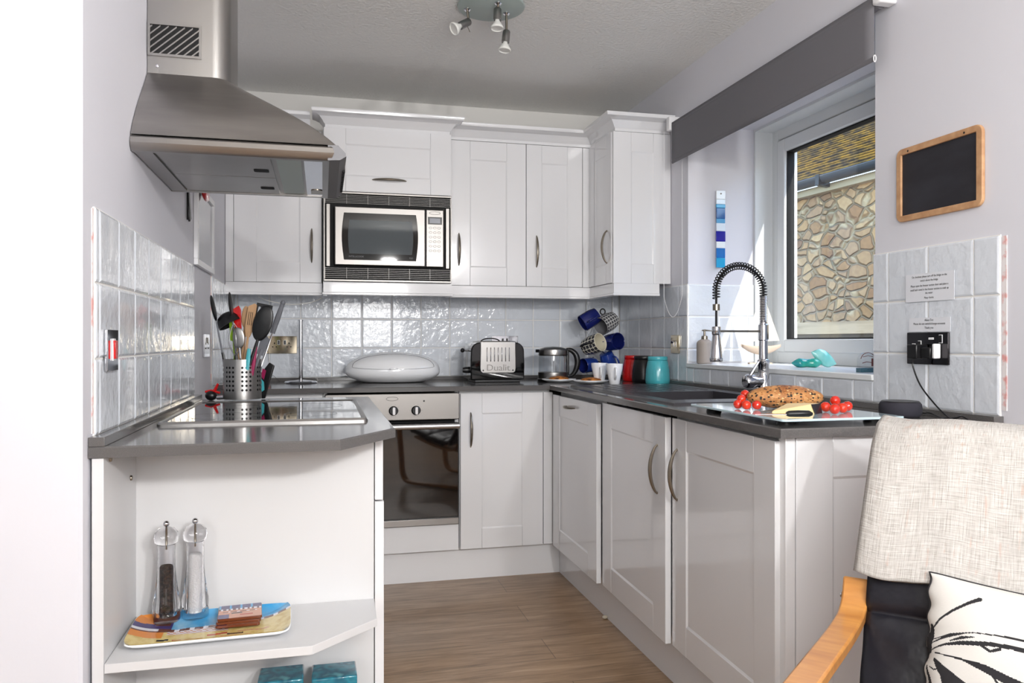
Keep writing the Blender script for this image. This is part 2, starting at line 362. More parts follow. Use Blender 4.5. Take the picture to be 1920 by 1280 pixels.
        if loc is not None: o.location = loc
        if rot is not None: o.rotation_euler = rot
        if solid: q = o.modifiers.new('solid', 'SOLIDIFY'); q.thickness = solid; q.offset = 0
        if bevel:
            q = o.modifiers.new('bevel', 'BEVEL'); q.width = bevel; q.segments = seg; q.limit_method = 'ANGLE'; q.angle_limit = math.radians(40); q.harden_normals = False
        if sub: q = o.modifiers.new('sub', 'SUBSURF'); q.levels = sub; q.render_levels = sub
        return o
def tag(o, label=None, cat=None, group=None, kind=None):
    if label: o['label'] = label
    if cat: o['category'] = cat
    if group: o['group'] = group
    if kind: o['kind'] = kind
    return o
def T(name, label, cat, loc=(0, 0, 0), rz=0, group=None, local=False):
    o = bpy.data.objects.new(name, None); COL.objects.link(o); o.location = loc; o.rotation_euler = (0, 0, rz); o.empty_display_size = .05
    if rz or local: o['_local'] = 1
    return tag(o, label, cat, group)
def struct(name, mb, m, parent=None, **k):
    o = mb.build(name, m, parent, **k)
    if not parent: o['kind'] = 'structure'
    return o
def text(name, s, size, mtl, parent, loc, rot, align='CENTER', ext=.0003, sx=1):
    cu = bpy.data.curves.new(name, 'FONT'); cu.body = s; cu.size = size; cu.align_x = align; cu.align_y = 'CENTER'; cu.extrude = ext; cu.resolution_u = 3
    t = bpy.data.objects.new(name, cu); COL.objects.link(t)
    dg = bpy.context.evaluated_depsgraph_get(); me = bpy.data.meshes.new_from_object(t.evaluated_get(dg))
    bpy.data.objects.remove(t); me.materials.clear(); me.materials.append(M[mtl])
    o = bpy.data.objects.new(name, me); COL.objects.link(o); o.parent = parent; o.location = loc; o.rotation_euler = rot; o.scale = (sx, 1, 1)
    return o
RX = (pi/2, 0, 0)            # text upright facing -Y
RL = (pi/2, 0, -pi/2)        # facing -X
def rrect(x0, x1, y0, y1, r, n=5):
    out = []
    for cx, cy, a in ((x1-r, y0+r, -90), (x1-r, y1-r, 0), (x0+r, y1-r, 90), (x0+r, y0+r, 180)):
        for i in range(n+1): t = math.radians(a+90*i/n); out.append((cx+r*math.cos(t), cy+r*math.sin(t)))
    return out
def arc(cx, cy, r, a0, a1, n=8): return [(cx+r*math.cos(math.radians(a0+(a1-a0)*i/n)), cy+r*math.sin(math.radians(a0+(a1-a0)*i/n))) for i in range(n+1)]

# ================================================================== THE SETTING
XL, XR, YB, ZC = -.437, 1.63, 4.12, 2.36
YS = 1.605                       # where the left kitchen wall ends towards the living room
WY0, WY1, WZ0, WZ1 = 2.035, 3.28, .985, 2.09      # window opening
struct('floor', MB().box(-3.6, XR, -5, YB, -.03, 0), 'floor')
struct('ceiling', MB().box(-3.6, XR+.55, -5, YB+.1, ZC, ZC+.05), 'ceil')
struct('wall_back', MB().box(XL-.1, XR+.55, YB, YB+.1, 0, ZC), 'wallb')
struct('wall_left', MB().prism([(XL, YS+.006), (XL, YB), (XL-.16, YB), (XL-.16, YS+.16), (-3.6, YS+.16), (-3.6, YS), (XL-.006, YS)], 0, ZC), 'wall')
rw = MB().box(XR, XR+.55, -5, WY0, 0, ZC).box(XR, XR+.55, WY1, YB, 0, ZC).box(XR, XR+.55, WY0, WY1, 0, WZ0).box(XR, XR+.55, WY0, WY1, WZ1, ZC)
struct('wall_right', rw, 'wall')
struct('wall_rear', MB().box(-3.6, XR, -5.1, -5, 0, ZC), 'wallb')
struct('wall_far_left', MB().box(-3.7, -3.6, -5, YS+.1, 0, ZC), 'wallb')
# window: outer frame, opening sash, glass, handle, inner board
win = T('window_1', None, None, (2.06, 2.66, 1.0)); win['kind'] = 'structure'
XF = 2.045
def frame_yz(mb, y0, y1, z0, z1, w, x0, x1):
    return mb.box(x0, x1, y0, y0+w, z0, z1).box(x0, x1, y1-w, y1, z0, z1).box(x0, x1, y0+w, y1-w, z0, z0+w).box(x0, x1, y0+w, y1-w, z1-w, z1)
frame_yz(MB(), WY0, WY1, 1.0, WZ1, .058, XF+.01, XF+.08).build('frame', 'upvc', win, bevel=.004)
frame_yz(MB(), WY0+.066, WY1-.066, 1.052, WZ1-.065, .058, XF, XF+.07).build('sash', 'upvc', win, bevel=.005)
frame_yz(MB(), WY0+.120, WY1-.120, 1.106, WZ1-.119, .01, XF+.014, XF+.05).build('glazing_gasket', 'dark', win)
MB().box(XF+.03, XF+.034, WY0+.128, WY1-.128, 1.114, WZ1-.127).build('pane', 'glass', win)
hm = MB().box(XF-.012, XF, 2.42, 2.47, 1.062, 1.09).tube([(XF-.022, 2.445, 1.076), (XF-.026, 2.36, 1.078), (XF-.026, 2.28, 1.076)], [.011, .010, .008], 8)
hm.build('handle', 'white', win, bevel=.003)
# tiled reveal boards and head lining inside the opening
tr = MB()
tr.box(XR+.335, XF+.012, WY1-.014, WY1, WZ0, WZ1)                   # side board by the frame
tr.box(XR+.335, XF+.012, WY0, WY0+.014, WZ0, WZ1)
tr.box(XR+.335, XF+.012, WY0+.014, WY1-.014, WZ1-.012, WZ1)
struct('trim_1', tr, 'upvc')
# ------------------------------------------------------------------ tiles (one mesh per tiled face)
def tiles(mb, to, u0, u1, v0, v1, us, vs, th=.007, g=.0022):
    """tiles between u0..u1, v0..v1 with joints at us/vs; to(u, v, out) places them"""
    us = [u0]+[u for u in us if u0+.004 < u < u1-.004]+[u1]; vs = [v0]+[v for v in vs if v0+.004 < v < v1-.004]+[v1]
    for a, b in zip(us, us[1:]):
        for c, d in zip(vs, vs[1:]):
            e = .0045; A, B, C, D = a+g, b-g, c+g, d-g
            if B-A < .004 or D-C < .004: continue
            k = [random.uniform(-.0007, .0007) for _ in range(4)]
            base = [(A, C), (B, C), (B, D), (A, D)]; top = [(A+e, C+e), (B-e, C+e), (B-e, D-e), (A+e, D-e)]
            P = [to(u, v, .001) for u, v in base]+[to(u, v, th*.72) for u, v in base]+[to(u, v, th+kk) for (u, v), kk in zip(top, k)]
            mb.add(P, [(8, 9, 10, 11)]+[(i, (i+1) % 4, 4+(i+1) % 4, 4+i) for i in range(4)]+[(4+i, 4+(i+1) % 4, 8+(i+1) % 4, 8+i) for i in range(4)])
ZR = [1.066, 1.216]
def splash(name, label, faces):
    mb = MB()
    for to, u0, u1, v0, v1, us, vs in faces:
        mb.mat(1)
        P = [to(u, v, o) for o in (0, .0035) for u, v in ((u0, v0), (u1, v0), (u1, v1), (u0, v1))]
        mb.add(P, [(0, 3, 2, 1), (4, 5, 6, 7), (0, 1, 5, 4), (1, 2, 6, 5), (2, 3, 7, 6), (3, 0, 4, 7)])
        mb.mat(0); tiles(mb, to, u0, u1, v0, v1, us, vs)
    o = mb.build(name, ['tile', 'grout'], ang=8); tag(o, label, 'tiles', 'tiled splashbacks'); return o
onL = lambda u, v, o: (XL+o, u, v)
onB = lambda u, v, o: (u, YB-o, v)
onR = lambda u, v, o: (XR-o, u, v)
ZT = 1.364
Lj = [1.70+.15*i for i in range(1, 9)]
splash('tiled_splashback', 'pale grey tiles on the left wall beside the hob, red line down the front edge', [(onL, 1.675, 2.885, .915, ZT, [1.70]+Lj, ZR)])
splash('tiled_splashback', 'pale blue-grey tiles along the back wall behind toaster and bread bin', [(onB, XL+.008, XR-.008, .915, 1.40, [-.414+.1535*i for i in range(0, 15)], ZR), (onL, 3.34, YB, .915, ZT, [3.4+.15*i for i in range(5)], ZR)])
Rj = [1.663+.1548*i for i in range(-1, 18)]
onV = lambda u, v, o: (u, WY1-o, v)
splash('tiled_splashback', 'glossy white tiles on the window wall around sill and below blind', [
    (onR, 1.583, WY0+.004, .915, ZT, Rj, ZR), (onR, WY0, WY1, .915, WZ0-.004, Rj, ZR), (onR, WY1-.004, YB-.008, .915, ZT, Rj, ZR),
    (onV, XR-.006, XR+.335, WZ0+.02, ZT, [XR+.149, XR+.302], ZR)])
# worn red paint line beside the left tiles, and by the right ones
M['redline'] = mat('worn_red_paint', (222, 160, 156), .7, vary=(40, (232, 226, 226), .36, .52))
MB().box(XL, XL+.002, 1.666, 1.675, .92, ZT-.004).box(XL, XL+.002, 3.331, 3.338, .915, ZT).build('trim_2', 'redline')['kind'] = 'structure'
MB().box(XR-.002, XR, 1.566, 1.5795, .93, ZT-.004).build('trim_3', 'redline')['kind'] = 'structure'
# sill board
sb = MB().box(XR-.012, XF+.012, WY0+.001, WY1-.001, WZ0-.004, WZ0+.015)
struct('trim_4', sb, 'upvc', bevel=.003)

# ================================================================== CABINETS
def door_mb(w, h, t=.02, st=.1, rl=.092):
    mb = MB(); g = .0003
    mb.box(0, st-g, 0, t, 0, h).box(w-st+g, w, 0, t, 0, h).box(st, w-st, .0003, t, 0, rl-g).box(st, w-st, .0003, t, h-rl+g, h)
    a, b, c, d = st-.001, w-st+.001, rl-.001, h-rl+.001; k = .006
    mb.add([(a, .001, c), (b, .001, c), (b, .001, d), (a, .001, d), (a+k, .0042, c+k), (b-k, .0042, c+k), (b-k, .0042, d-k), (a+k, .0042, d-k), (a, t, c), (b, t, c), (b, t, d), (a, t, d)],
           [(4, 5, 6, 7), (0, 1, 5, 4), (1, 2, 6, 5), (2, 3, 7, 6), (3, 0, 4, 7), (8, 11, 10, 9)])
    return mb
def bow_mb(L=.16, horiz=False, out=.026):
    pts = []; rs = []
    n = 16
    for i in range(n+1):
        t = i/n*2-1; y = -out*(1-t*t)**.8-.001; z = t*L/2
        pts.append((z, y, 0) if horiz else (0, y, z)); rs.append(.0022+.0042*(1-t*t)**.6)
    mb = MB().tube(pts, rs, 10, up=(0, -1, 0), flat=1.0)
    for sg in (-1, 1):
        p = (sg*(L/2-.004), 0, 0) if horiz else (0, 0, sg*(L/2-.004))
        q = (p[0]*.98, -.007, p[2]*.98); mb.cyl(p, q, .003, n=8)
    return mb
def rel(parent, w): return Vector(w)-origin(parent)
def door(parent, w, h, loc, rz=0, hx=None, hz=None, horiz=False, label=None, name='door', L=.16, **k):
    d = door_mb(w, h, **k).build(name, 'cab', parent, loc=rel(parent, loc), rot=(0, 0, rz), bevel=.0016, seg=2, ang=14)
    if hx is not None:
        bow_mb(L, horiz).build('handle', 'nickel', d, loc=(hx, 0, hz))
    if label: d['label'] = label
    return d
YU = 3.80; ZU0, ZU1 = 1.378, 2.094
# left wall cabinet
c = T('wall_cabinet', 'single gloss white wall cabinet in the left corner behind the cooker hood', 'cabinet', (-.2, 4.1, ZU0), group='white wall cabinets')
MB().box(XL+.002, -.003, YU+.022, 4.108, ZU0-.002, ZU1).build('body', 'carc', c)
MB().box(XL+.002, -.4, YU+.003, YU+.021, ZU0, ZU1).build('filler_strip', 'cab', c, bevel=.001)
door(c, .395, ZU1-ZU0, (-.398, YU, ZU0), hx=.349, hz=.175)
# microwave housing, stands forward
YM = 3.72
c = T('microwave_housing', 'white wall cabinet standing forward around the built-in microwave', 'cabinet', (.305, 4.1, ZU0), group='white wall cabinets')
hb = MB().box(.003, .018, YM+.022, 4.108, ZU0-.002, ZU1).box(.592, .607, YM+.022, 4.108, ZU0-.002, ZU1).box(.018, .592, YM+.022, 4.108, ZU0-.002, ZU0+.014).box(.018, .592, YM+.022, 4.108, 1.80, ZU1).box(.018, .592, 4.09, 4.108, ZU0, 1.8)
hb.build('body', 'carc', c)
door(c, .598, ZU1-1.802+.003, (.006, YM, 1.802), hx=.302, hz=.06, horiz=True, name='lift_up_door', rl=.075)
# double wall cabinet
c = T('wall_cabinet', 'double gloss white wall cabinet right of the microwave', 'cabinet', (.95, 4.1, ZU0), group='white wall cabinets')
MB().box(.61, 1.299, YU+.022, 4.108, ZU0-.002, ZU1).build('body', 'carc', c)
door(c, .386, ZU1-ZU0, (.612, YU, ZU0), hx=.043, hz=.177)
door(c, .296, ZU1-ZU0, (1.001, YU, ZU0), hx=.052, hz=.177, st=.08)
# right-hand wall cabinet
c = T('wall_cabinet', 'gloss white corner wall cabinet with panelled end beside the window', 'cabinet', (1.48, 3.8, ZU0), group='white wall cabinets')
MB().box(1.355, XR-.002, 3.482, 4.108, ZU0-.002, ZU1).box(1.301, 1.355, YU+.022, 4.108, ZU0-.002, ZU1).build('body', 'carc', c)
MB().box(1.3, 1.352, YU+.002, YU+.02, ZU0, ZU1).box(1.333, 1.352, 3.77, YU+.002, ZU0, ZU1).build('filler_strip', 'cab', c, bevel=.001)
door(c, .288, ZU1-ZU0, (1.331, 3.768, ZU0), rz=-pi/2, hx=.235, hz=.177, st=.07)
door(c, XR-.002-1.335, ZU1-ZU0+.002, (1.335, 3.458, ZU0-.002), name='end_panel', st=.09)
# cornices and light pelmets
corn = [(0, 2.098), (0, 2.112), (.006, 2.118), (.012, 2.128), (.026, 2.144), (.046, 2.153), (.058, 2.156), (.061, 2.166), (.061, 2.172), (-.02, 2.172), (-.02, 2.098)]
corn = [(o-.008, z-.0) for o, z in corn]
pel = [(-.016, ZU0-.002), (0, ZU0-.002), (0, 1.331), (.004, 1.327), (.004, 1.320), (0, 1.317), (-.016, 1.317)]
def trimset(path, l1, l2, loc):
    for nm, pr, lb in (('cornice', corn, l1), ('light_pelmet', pel, l2)):
        if lb: tag(MB().sweep(path, pr).build(nm, 'cab', ang=20), lb, 'trim', 'moulding above cabinets' if nm == 'cornice' else 'pelmets under cabinets')
trimset([(XL+.003, YU), (-.056, YU)], 'short white cornice above the left corner wall cabinet', None, None)
trimset([(XL+.003, YU), (-.002, YU)], None, 'white pelmet strip under the left corner wall cabinet', None)
trimset([(.004, YU+.03), (.004, YM), (.607, YM), (.607, YU+.03)], 'white cornice standing forward above the microwave', 'white pelmet strip under the microwave housing', None)
trimset([(.612, YU), (1.338, YU), (1.338, 3.46), (XR-.002, 3.46)], 'long white cornice turning the corner towards the window', None, None)
trimset([(.612, YU), (1.338, YU), (1.338, 3.46), (XR-.06, 3.46)], None, 'white pelmet strip turning the corner under right wall cabinets', None)
# ------------------------------------------------------------------ base units
YD = 3.51; ZD0, ZD1 = .15, .862; ZW0, ZW1 = .876, .898
c = T('base_cabinet', 'white corner base unit mostly hidden behind the peninsula', 'cabinet', (-.2, 3.8, .15), group='white base cabinets')
MB().box(XL+.002, .002, YD+.022, 4.118, .15, ZW0-.001).build('body', 'carc', c)
door(c, .42, ZD1-ZD0, (-.42, YD, ZD0))
c = T('oven_housing', 'white base unit with plain panel under the built-in oven', 'cabinet', (.305, 3.8, .15), group='white base cabinets')
MB().box(.004, .02, YD+.022, 4.118, .15, ZW0-.001).box(.59, .606, YD+.022, 4.118, .15, ZW0-.001).box(.02, .59, YD+.022, 4.118, .15, .27).build('body', 'carc', c)
MB().box(.006, .604, YD, YD+.02, .15, .268).build('plinth_panel', 'cab', c, bevel=.0015)
c = T('base_cabinet', 'white base cabinet with tall bow handle right of the oven', 'cabinet', (.82, 3.8, .15), group='white base cabinets')
MB().box(.61, 1.04, YD+.022, 4.118, .15, ZW0-.001).build('body', 'carc', c)
MB().box(1.008, 1.052, YD+.004, YD+.022, .15, ZD1).build('filler_strip', 'cab', c, bevel=.001)
door(c, .391, ZD1-ZD0, (.613, YD, ZD0), hx=.047, hz=.545)
# right run, doors facing the passage
XD = 1.045; tw = -pi/2-.024
c = T('dishwasher', 'integrated dishwasher behind white door with short horizontal handle', 'dishwasher', (1.35, 3.19, .15))
MB().box(XD+.04, XR-.01, 2.882, 3.485, .15, ZW0-.004).build('body', 'carc', c)
door(c, .596, ZD1-ZD0-.008, (XD+.0, 3.487, ZD0), rz=-pi/2, hx=.27, hz=.665, horiz=True, L=.12)
c = T('sink_cabinet', 'white base cabinet under the sink, bow handle at its near edge', 'cabinet', (1.35, 2.57, .15), group='white base cabinets')
MB().box(XD+.04, XR-.01, 2.262, 2.878, .15, .66).build('body', 'carc', c)
door(c, .606, ZD1-ZD0, (XD+.016, 2.868, ZD0), rz=tw, hx=.545, hz=.54)
c = T('base_cabinet', 'white end base cabinet nearest the armchair, panelled end and corner post', 'cabinet', (1.35, 1.95, .15), group='white base cabinets')
MB().box(XD+.04, XR-.01, 1.66, 2.258, .15, ZW0-.001).build('body', 'carc', c)
door(c, .592, ZD1-ZD0, (XD+.018, 2.248, ZD0), rz=tw, hx=.04, hz=.54)
MB().box(1.062, 1.088, 1.632, 1.662, 0, ZW0-.002).build('corner_post', 'cab', c, bevel=.002)
door(c, XR-.002-1.09, ZW0-.002, (1.09, 1.632, 0.0), name='end_panel', st=.1, rl=.1)
# plinths
tag(MB().box(.145, 1.10, 3.56, 3.575, 0, .148).box(-.43, .145, 3.56, 3.575, 0, .148).build('plinth', 'cab'), 'white plinth board under oven and back base units', 'plinth', 'plinth boards')
tag(MB().box(1.10, 1.115, 1.67, 3.558, 0, .148).build('plinth', 'cab'), 'white plinth board under the right-hand sink run', 'plinth', 'plinth boards')
M['clip'] = mat('pale_plastic_clip', (212, 202, 182), .5)
q = at(1144, 1155, Z=.008)
tag(MB().ell((1.09, q.y, .007), (.012, .009, .007), 10, 6).build('plinth_clip', 'clip'), 'small cream clip poking out under the right plinth', 'clip')
# worktops
def worktop(name, label, boxes, prisms, edge, ups, closed=False):
    t = T(name, label, 'worktop', (edge[0][0], edge[0][1], ZW0), group='grey worktops')
    mb = MB()
    for b in boxes: mb.box(*b, ZW0, ZW1)
    for p in prisms: mb.prism(p, ZW0, ZW1)
    mb.sweep(edge, [(-.02, ZW0), (0, ZW0), (0, ZW1-.003), (-.003, ZW1), (-.02, ZW1)])
    mb.build('slab', 'work', t, smooth=False)
    u = MB()
    for b in ups: u.box(*b, ZW1, .916)
    u.build('upstand', 'work', t, bevel=.001)
    return t
XW = 1.028; YW = 3.475; EB = 1.60
SX0, SX1, SY0, SY1 = 1.135, 1.50, 2.40, 2.80      # bowl cut-out
worktop('worktop', 'dark grey worktop running along back wall and window wall', [
    (XL+.001, XW+.02, YW+.02, YB-.001), (XW+.02, SX0, EB+.02, YB-.001), (SX1, XR-.001, EB+.02, YB-.001), (SX0, SX1, EB+.02, SY0, ), (SX0, SX1, SY1, YB-.001)], [],
    [(XL+.001, YW), (XW, YW), (XW, EB), (XR-.001, EB)],
    [(XL+.001, XR-.001, YB-.03, YB-.001), (XR-.03, XR-.001, 1.575, YB-.03), (XL+.001, XL+.03, 3.5, YB-.03)])
pp = [(XL+.001, 2.895), (XL+.001, 1.64), (.036, 1.64), (.166, 1.835), (.166, 2.895)]
ins = [(XL+.001, 2.895), (XL+.001, 1.66), (.025, 1.66), (.146, 1.841), (.146, 2.895)]
worktop('worktop', 'lighter grey peninsula worktop with clipped corner, hob set in it', [], [ins], [(XL+.001, 1.64), (.036, 1.64), (.166, 1.835), (.166, 2.895)], [(XL+.001, XL+.03, 1.64, 2.89)])
# peninsula cupboards behind the open shelves
c = T('drawer_unit', 'white base unit under the hob, fronts seen edge-on', 'cabinet', (-.15, 2.4, 0), group='white base cabinets')
MB().box(XL+.002, .122, 1.935, 2.885, .0, ZW0-.001).build('body', 'carc', c)
MB().box(.124, .144, 1.922, 2.40, .714, .872).build('drawer_front', 'cab', c, bevel=.0015)
MB().box(.124, .146, 1.922, 2.40, .03, .710).build('door', 'cab', c, bevel=.0015)
MB().box(.124, .144, 2.404, 2.885, .03, .872).build('door', 'cab', c, bevel=.0015)
c = T('open_shelf_unit', 'white open-ended shelf unit with angled shelves below the hob worktop', 'shelf', (-.15, 1.8, 0))
MB().box(-.431, -.410, 1.645, 1.932, 0, ZW0-.001).build('side_panel', 'carc', c, bevel=.001)
MB().box(-.410, .1215, 1.916, 1.932, 0, ZW0-.001).build('back_panel', 'carc', c, bevel=.0)
sp = [(-.409, 1.915), (-.409, 1.645), (-.02, 1.645), (.119, 1.775), (.122, 1.915)]
MB().prism(sp, .459, .477).build('shelf', 'carc', c, bevel=.0008)
MB().prism(sp, .14, .158).build('shelf', 'carc', c, bevel=.0008)
for (y, z) in ((1.862, .80), (1.69, .867)):
    MB().lathe([(0, -.003), (.005, -.003), (.006, 0), (.005, .003), (0, .003)], 12, M=Matrix.Translation((-.409, y, z)) @ Matrix.Rotation(pi/2, 4, 'Y')).build('screw_cap', 'nickel', c)

# ================================================================== APPLIANCES
# ---- cooker hood
h = T('cooker_hood', 'stainless steel chimney cooker hood on the left wall above the hob', 'cooker hood', (XL, 2.24, 1.547))
HX, HY0, HY1, HB, HT = .012, 1.985, 2.495, 1.547, 1.585
HD = .036                                                       # the rim is HD tall
rimp = [(0, HB), (.004, HB), (.012, HB+.008), (.016, HB+.018), (.014, HB+.030), (.006, HB+.038), (0, HB+.038), (-.012, HB+.036), (-.012, HB)]
rp = [(XL+.002, HY0), (HX, HY0), (HX, HY1), (XL+.002, HY1)]
MB().sweep(rp, rimp).build('rim', 'steelh', h, ang=30)
# nose: polished strip bulging along the front
nose = [(HX+.001, HB), (HX+.030, HB+.002), (HX+.046, HB+.012), (HX+.044, HB+.020), (HX+.026, HB+.038), (HX+.001, HB+.038)]
MB().prism([(a, b) for a, b in nose], HY0-.010, HY1+.010, 'y').build('front_strip', mat('satin_front_strip', (120, 120, 123), .6, metal=.35), h, ang=25)
gb = MB()
for i in range(14): gb.box(HX+.041, HX+.047, HY0+.14+i*.022, HY0+.154+i*.022, HB+.006, HB+.018)
gb.build('vent_slot', 'dark', h)
# canopy: from rim to chimney foot, slightly hollow
CH0, CH1, CXF, CZ = 2.157, 2.40, -.236, 1.788
def ring(t):
    k = t-.10*math.sin(pi*t)*(1-t)
    y0 = HY0-.010+(CH0-HY0+.010)*k; y1 = HY1+.010+(CH1-HY1-.010)*k; x1 = (HX+.022)*(1-k)+CXF*k; z = HT+(CZ-HT)*t
    r = .004+.04*t
    return [(XL+.002, y0, z)]+[(x1-r+r*math.sin(a), y0+r-r*math.cos(a), z) for a in [i*pi/10 for i in range(6)]]+[(x1-r+r*math.cos(a), y1-r+r*math.sin(a), z) for a in [i*pi/10 for i in range(6)]]+[(XL+.002, y1, z)]
rg = [ring(i/10) for i in range(11)]; n = len(rg[0]); cv = MB()
cv.add([p for r in rg for p in r], [(j*n+i, j*n+i+1, (j+1)*n+i+1, (j+1)*n+i) for j in range(10) for i in range(n-1)])
cv.build('canopy', 'steelh', h, ang=40)
top = [(p[0], p[1]) for p in rg[-1]]
MB().prism(top, CZ-.002, ZC-.002).build('chimney', 'steel', h, ang=40)
vf = T  # (vent grille on the near face of the chimney)
V0, V1, VZ0, VZ1 = -.434, -.305, 1.832, 1.918
vg = MB(); y = CH0-.002
vg.box(V0, V1, y-.003, y+.004, VZ0, VZ0+.006).box(V0, V1, y-.003, y+.004, VZ1-.006, VZ1).box(V0, V0+.006, y-.003, y+.004, VZ0+.006, VZ1-.006).box(V1-.006, V1, y-.003, y+.004, VZ0+.006, VZ1-.006)
for i in range(-4, 8):
    x0 = V0+.006+i*.0195; pts = []
    a = (x0, VZ0+.006); L = VZ1-VZ0-.012; b = (x0+L*1.12, VZ1-.006)
    def clip(p, q, lo, hi):
        t0 = max(0, (lo-p[0])/(q[0]-p[0])); t1 = min(1, (hi-p[0])/(q[0]-p[0]))
        if t0 >= t1: return None
        return [(p[0]+(q[0]-p[0])*t, p[1]+(q[1]-p[1])*t) for t in (t0, t1)]
    c2 = clip(a, b, V0+.006, V1-.006)
    if c2:
        (ax, az), (bx, bz) = c2
        vg.add([(ax, y-.001, az), (bx, y-.001, bz), (bx, y-.001, bz-.0045), (ax, y-.001, az-.0045), (ax, y+.001, az-.001), (bx, y+.001, bz-.001), (bx, y+.001, bz-.0055), (ax, y+.001, az-.0055)], [(0, 1, 2, 3), (0, 4, 5, 1), (3, 2, 6, 7), (4, 7, 6, 5)])
vg.build('vent_grille', 'steel', h)
MB().box(V0+.004, V1-.004, y+.0005, y+.0015, VZ0+.004, VZ1-.004).build('vent_backing', 'dark', h)
MB().lathe([(0, 0), (.005, 0), (.004, .002), (.0015, .003), (0, .001)], 12, M=Matrix.Translation((-.412, CH0, 1.807)) @ Matrix.Rotation(pi/2, 4, 'X')).build('screw', 'chrome', h)
# underside
zu = HB+.007
MB().box(XL+.004, HX, HY0, HY1, zu, zu+.004).box(XL+.004, XL+.045, HY0, HY1, HB+.001, zu).box(XL+.045, HX, HY0, HY0+.014, HB+.002, zu).box(XL+.045, HX, HY1-.014, HY1, HB+.002, zu).build('underside', 'steel', h)
FX0, FX1 = XL+.05, -.125
for (ya, yb) in ((HY0+.018, 2.238), (2.242, HY1-.018)):
    f = MB().box(FX0, FX1, ya, yb, zu-.004, zu).build('grease_filter', 'steelh', h, bevel=.001)
    MB().prism(rrect(FX1-.05, FX1-.012, (ya+yb)/2-.016+.03, (ya+yb)/2+.016+.03, .006), zu-.0052, zu-.004).build('latch', 'dark', f)
MB().box(-.112, -.052, HY0+.02, HY1-.03, zu-.003, zu-.0005).build('light_cover', 'frost', h)
MB().box(-.045, HX-.002, HY0+.006, HY1-.006, zu-.004, zu).build('control_panel', 'chrome', h)
MB().prism(arc(-.016, HY1-.10, .017, 180, 360, 8)+[(.001, HY1-.05), (-.033, HY1-.05)], zu-.006, zu-.004).build('control_button', 'nickel', h)

# ---- hob
hb = T('hob', 'black glass electric hob with steel rim set in the peninsula worktop', 'hob', (-.14, 2.33, ZW1))
A0, A1, B0, B1 = -.385, .112, 2.0, 2.66
MB().prism(rrect(A0+.012, A1-.012, B0+.016, B1-.012, .006), ZW1+.001, ZW1+.0065).build('glass_top', 'hob', hb)
rimb = [(-.016, ZW1), (0, ZW1), (.0, ZW1+.004), (-.004, ZW1+.009), (-.012, ZW1+.009), (-.016, ZW1+.005)]
MB().sweep(rrect(A0, A1, B0, B1, .012), rimb, closed=True).build('rim', 'steel', hb, ang=30)
for (x, y, r) in ((-.25, 2.17, .09), (-.03, 2.18, .07), (-.25, 2.45, .07), (-.03, 2.45, .09)):
    MB().lathe([(r-.002, 0), (r, 0), (r, .0002), (r-.002, .0002), (r-.002, 0)], 48, c=(x, y, ZW1+.0065)).build('cooking_zone', 'rib', hb)

# ---- oven
ov = T('oven', 'built-in stainless steel oven with dark glass door and two knobs', 'oven', (.305, 3.8, .27))
OX0, OX1, OZ0, OZ1 = .010, .604, .272, .868
MB().box(.022, .588, 3.54, 4.05, .28, .865).build('body', 'dark', ov)
MB().prism(rrect(OX0, OX1, .748, OZ1, .008), 3.488, 3.54, 'y').build('control_panel', 'mwsteel', ov, bevel=.003)
dr = MB().box(OX0+.002, OX1-.002, 3.502, 3.54, OZ0, .732).build('door', 'black', ov, bevel=.003)
MB().box(OX0+.004, OX1-.004, 3.494, 3.503, .306, .712).build('window', 'ovenglass', dr, bevel=.002)
MB().box(OX0+.002, OX1-.002, 3.492, 3.504, OZ0, .302).build('bottom_trim', 'steel', dr, bevel=.002)
hh = MB().tube([(OX0+.004, 3.462, .721), (OX1-.004, 3.462, .721)], .0135, 16, flat=.75)
for x in (OX0+.02, OX1-.04): hh.box(x, x+.022, 3.466, 3.51, .712, .730)
hh.build('handle', 'alu', dr, bevel=.001)
rk = MB()
for z in (.655, .62, .53): rk.tube([(.03, 3.60, z), (.58, 3.60, z)], .002, 6)
for (x, z) in ((.065, .792), (.185, .792), (.307, .792), (.407, .792)):
    k = MB().lathe([(0, 0), (.021, 0), (.021, .004), (.0175, .006), (.0165, .018), (0, .018)], 28, M=Matrix.Translation((x, 3.488, z)) @ Matrix.Rotation(pi/2, 4, 'X')).build('knob', 'black', ov)
    MB().prism(rrect(x-.0075, x+.0075, z-.018, z+.018, .006), 3.460, 3.478, 'y').build('knob_grip', 'alu', k, bevel=.002)
    tk = MB()
    for a in range(0, 360, 36): tk.box(x+.027*math.cos(math.radians(a))-.0008, x+.027*math.cos(math.radians(a))+.0008, 3.4875, 3.4885, z+.027*math.sin(math.radians(a))-.0008, z+.027*math.sin(math.radians(a))+.0008)
    tk.build('dial_marks', 'black', k)
MB().tube([(.301+.026*math.cos(a), 3.4872, .845+.0085*math.sin(a)) for a in [i*pi/16 for i in range(32)]], .0007, 6, closed=True).build('badge', 'black', ov)
MB().lathe([(0, 0), (.004, 0), (.0035, .002), (0, .002)], 16, M=Matrix.Translation((.443, 3.488, .833)) @ Matrix.Rotation(pi/2, 4, 'X')).build('indicator_lamp', 'black', ov)

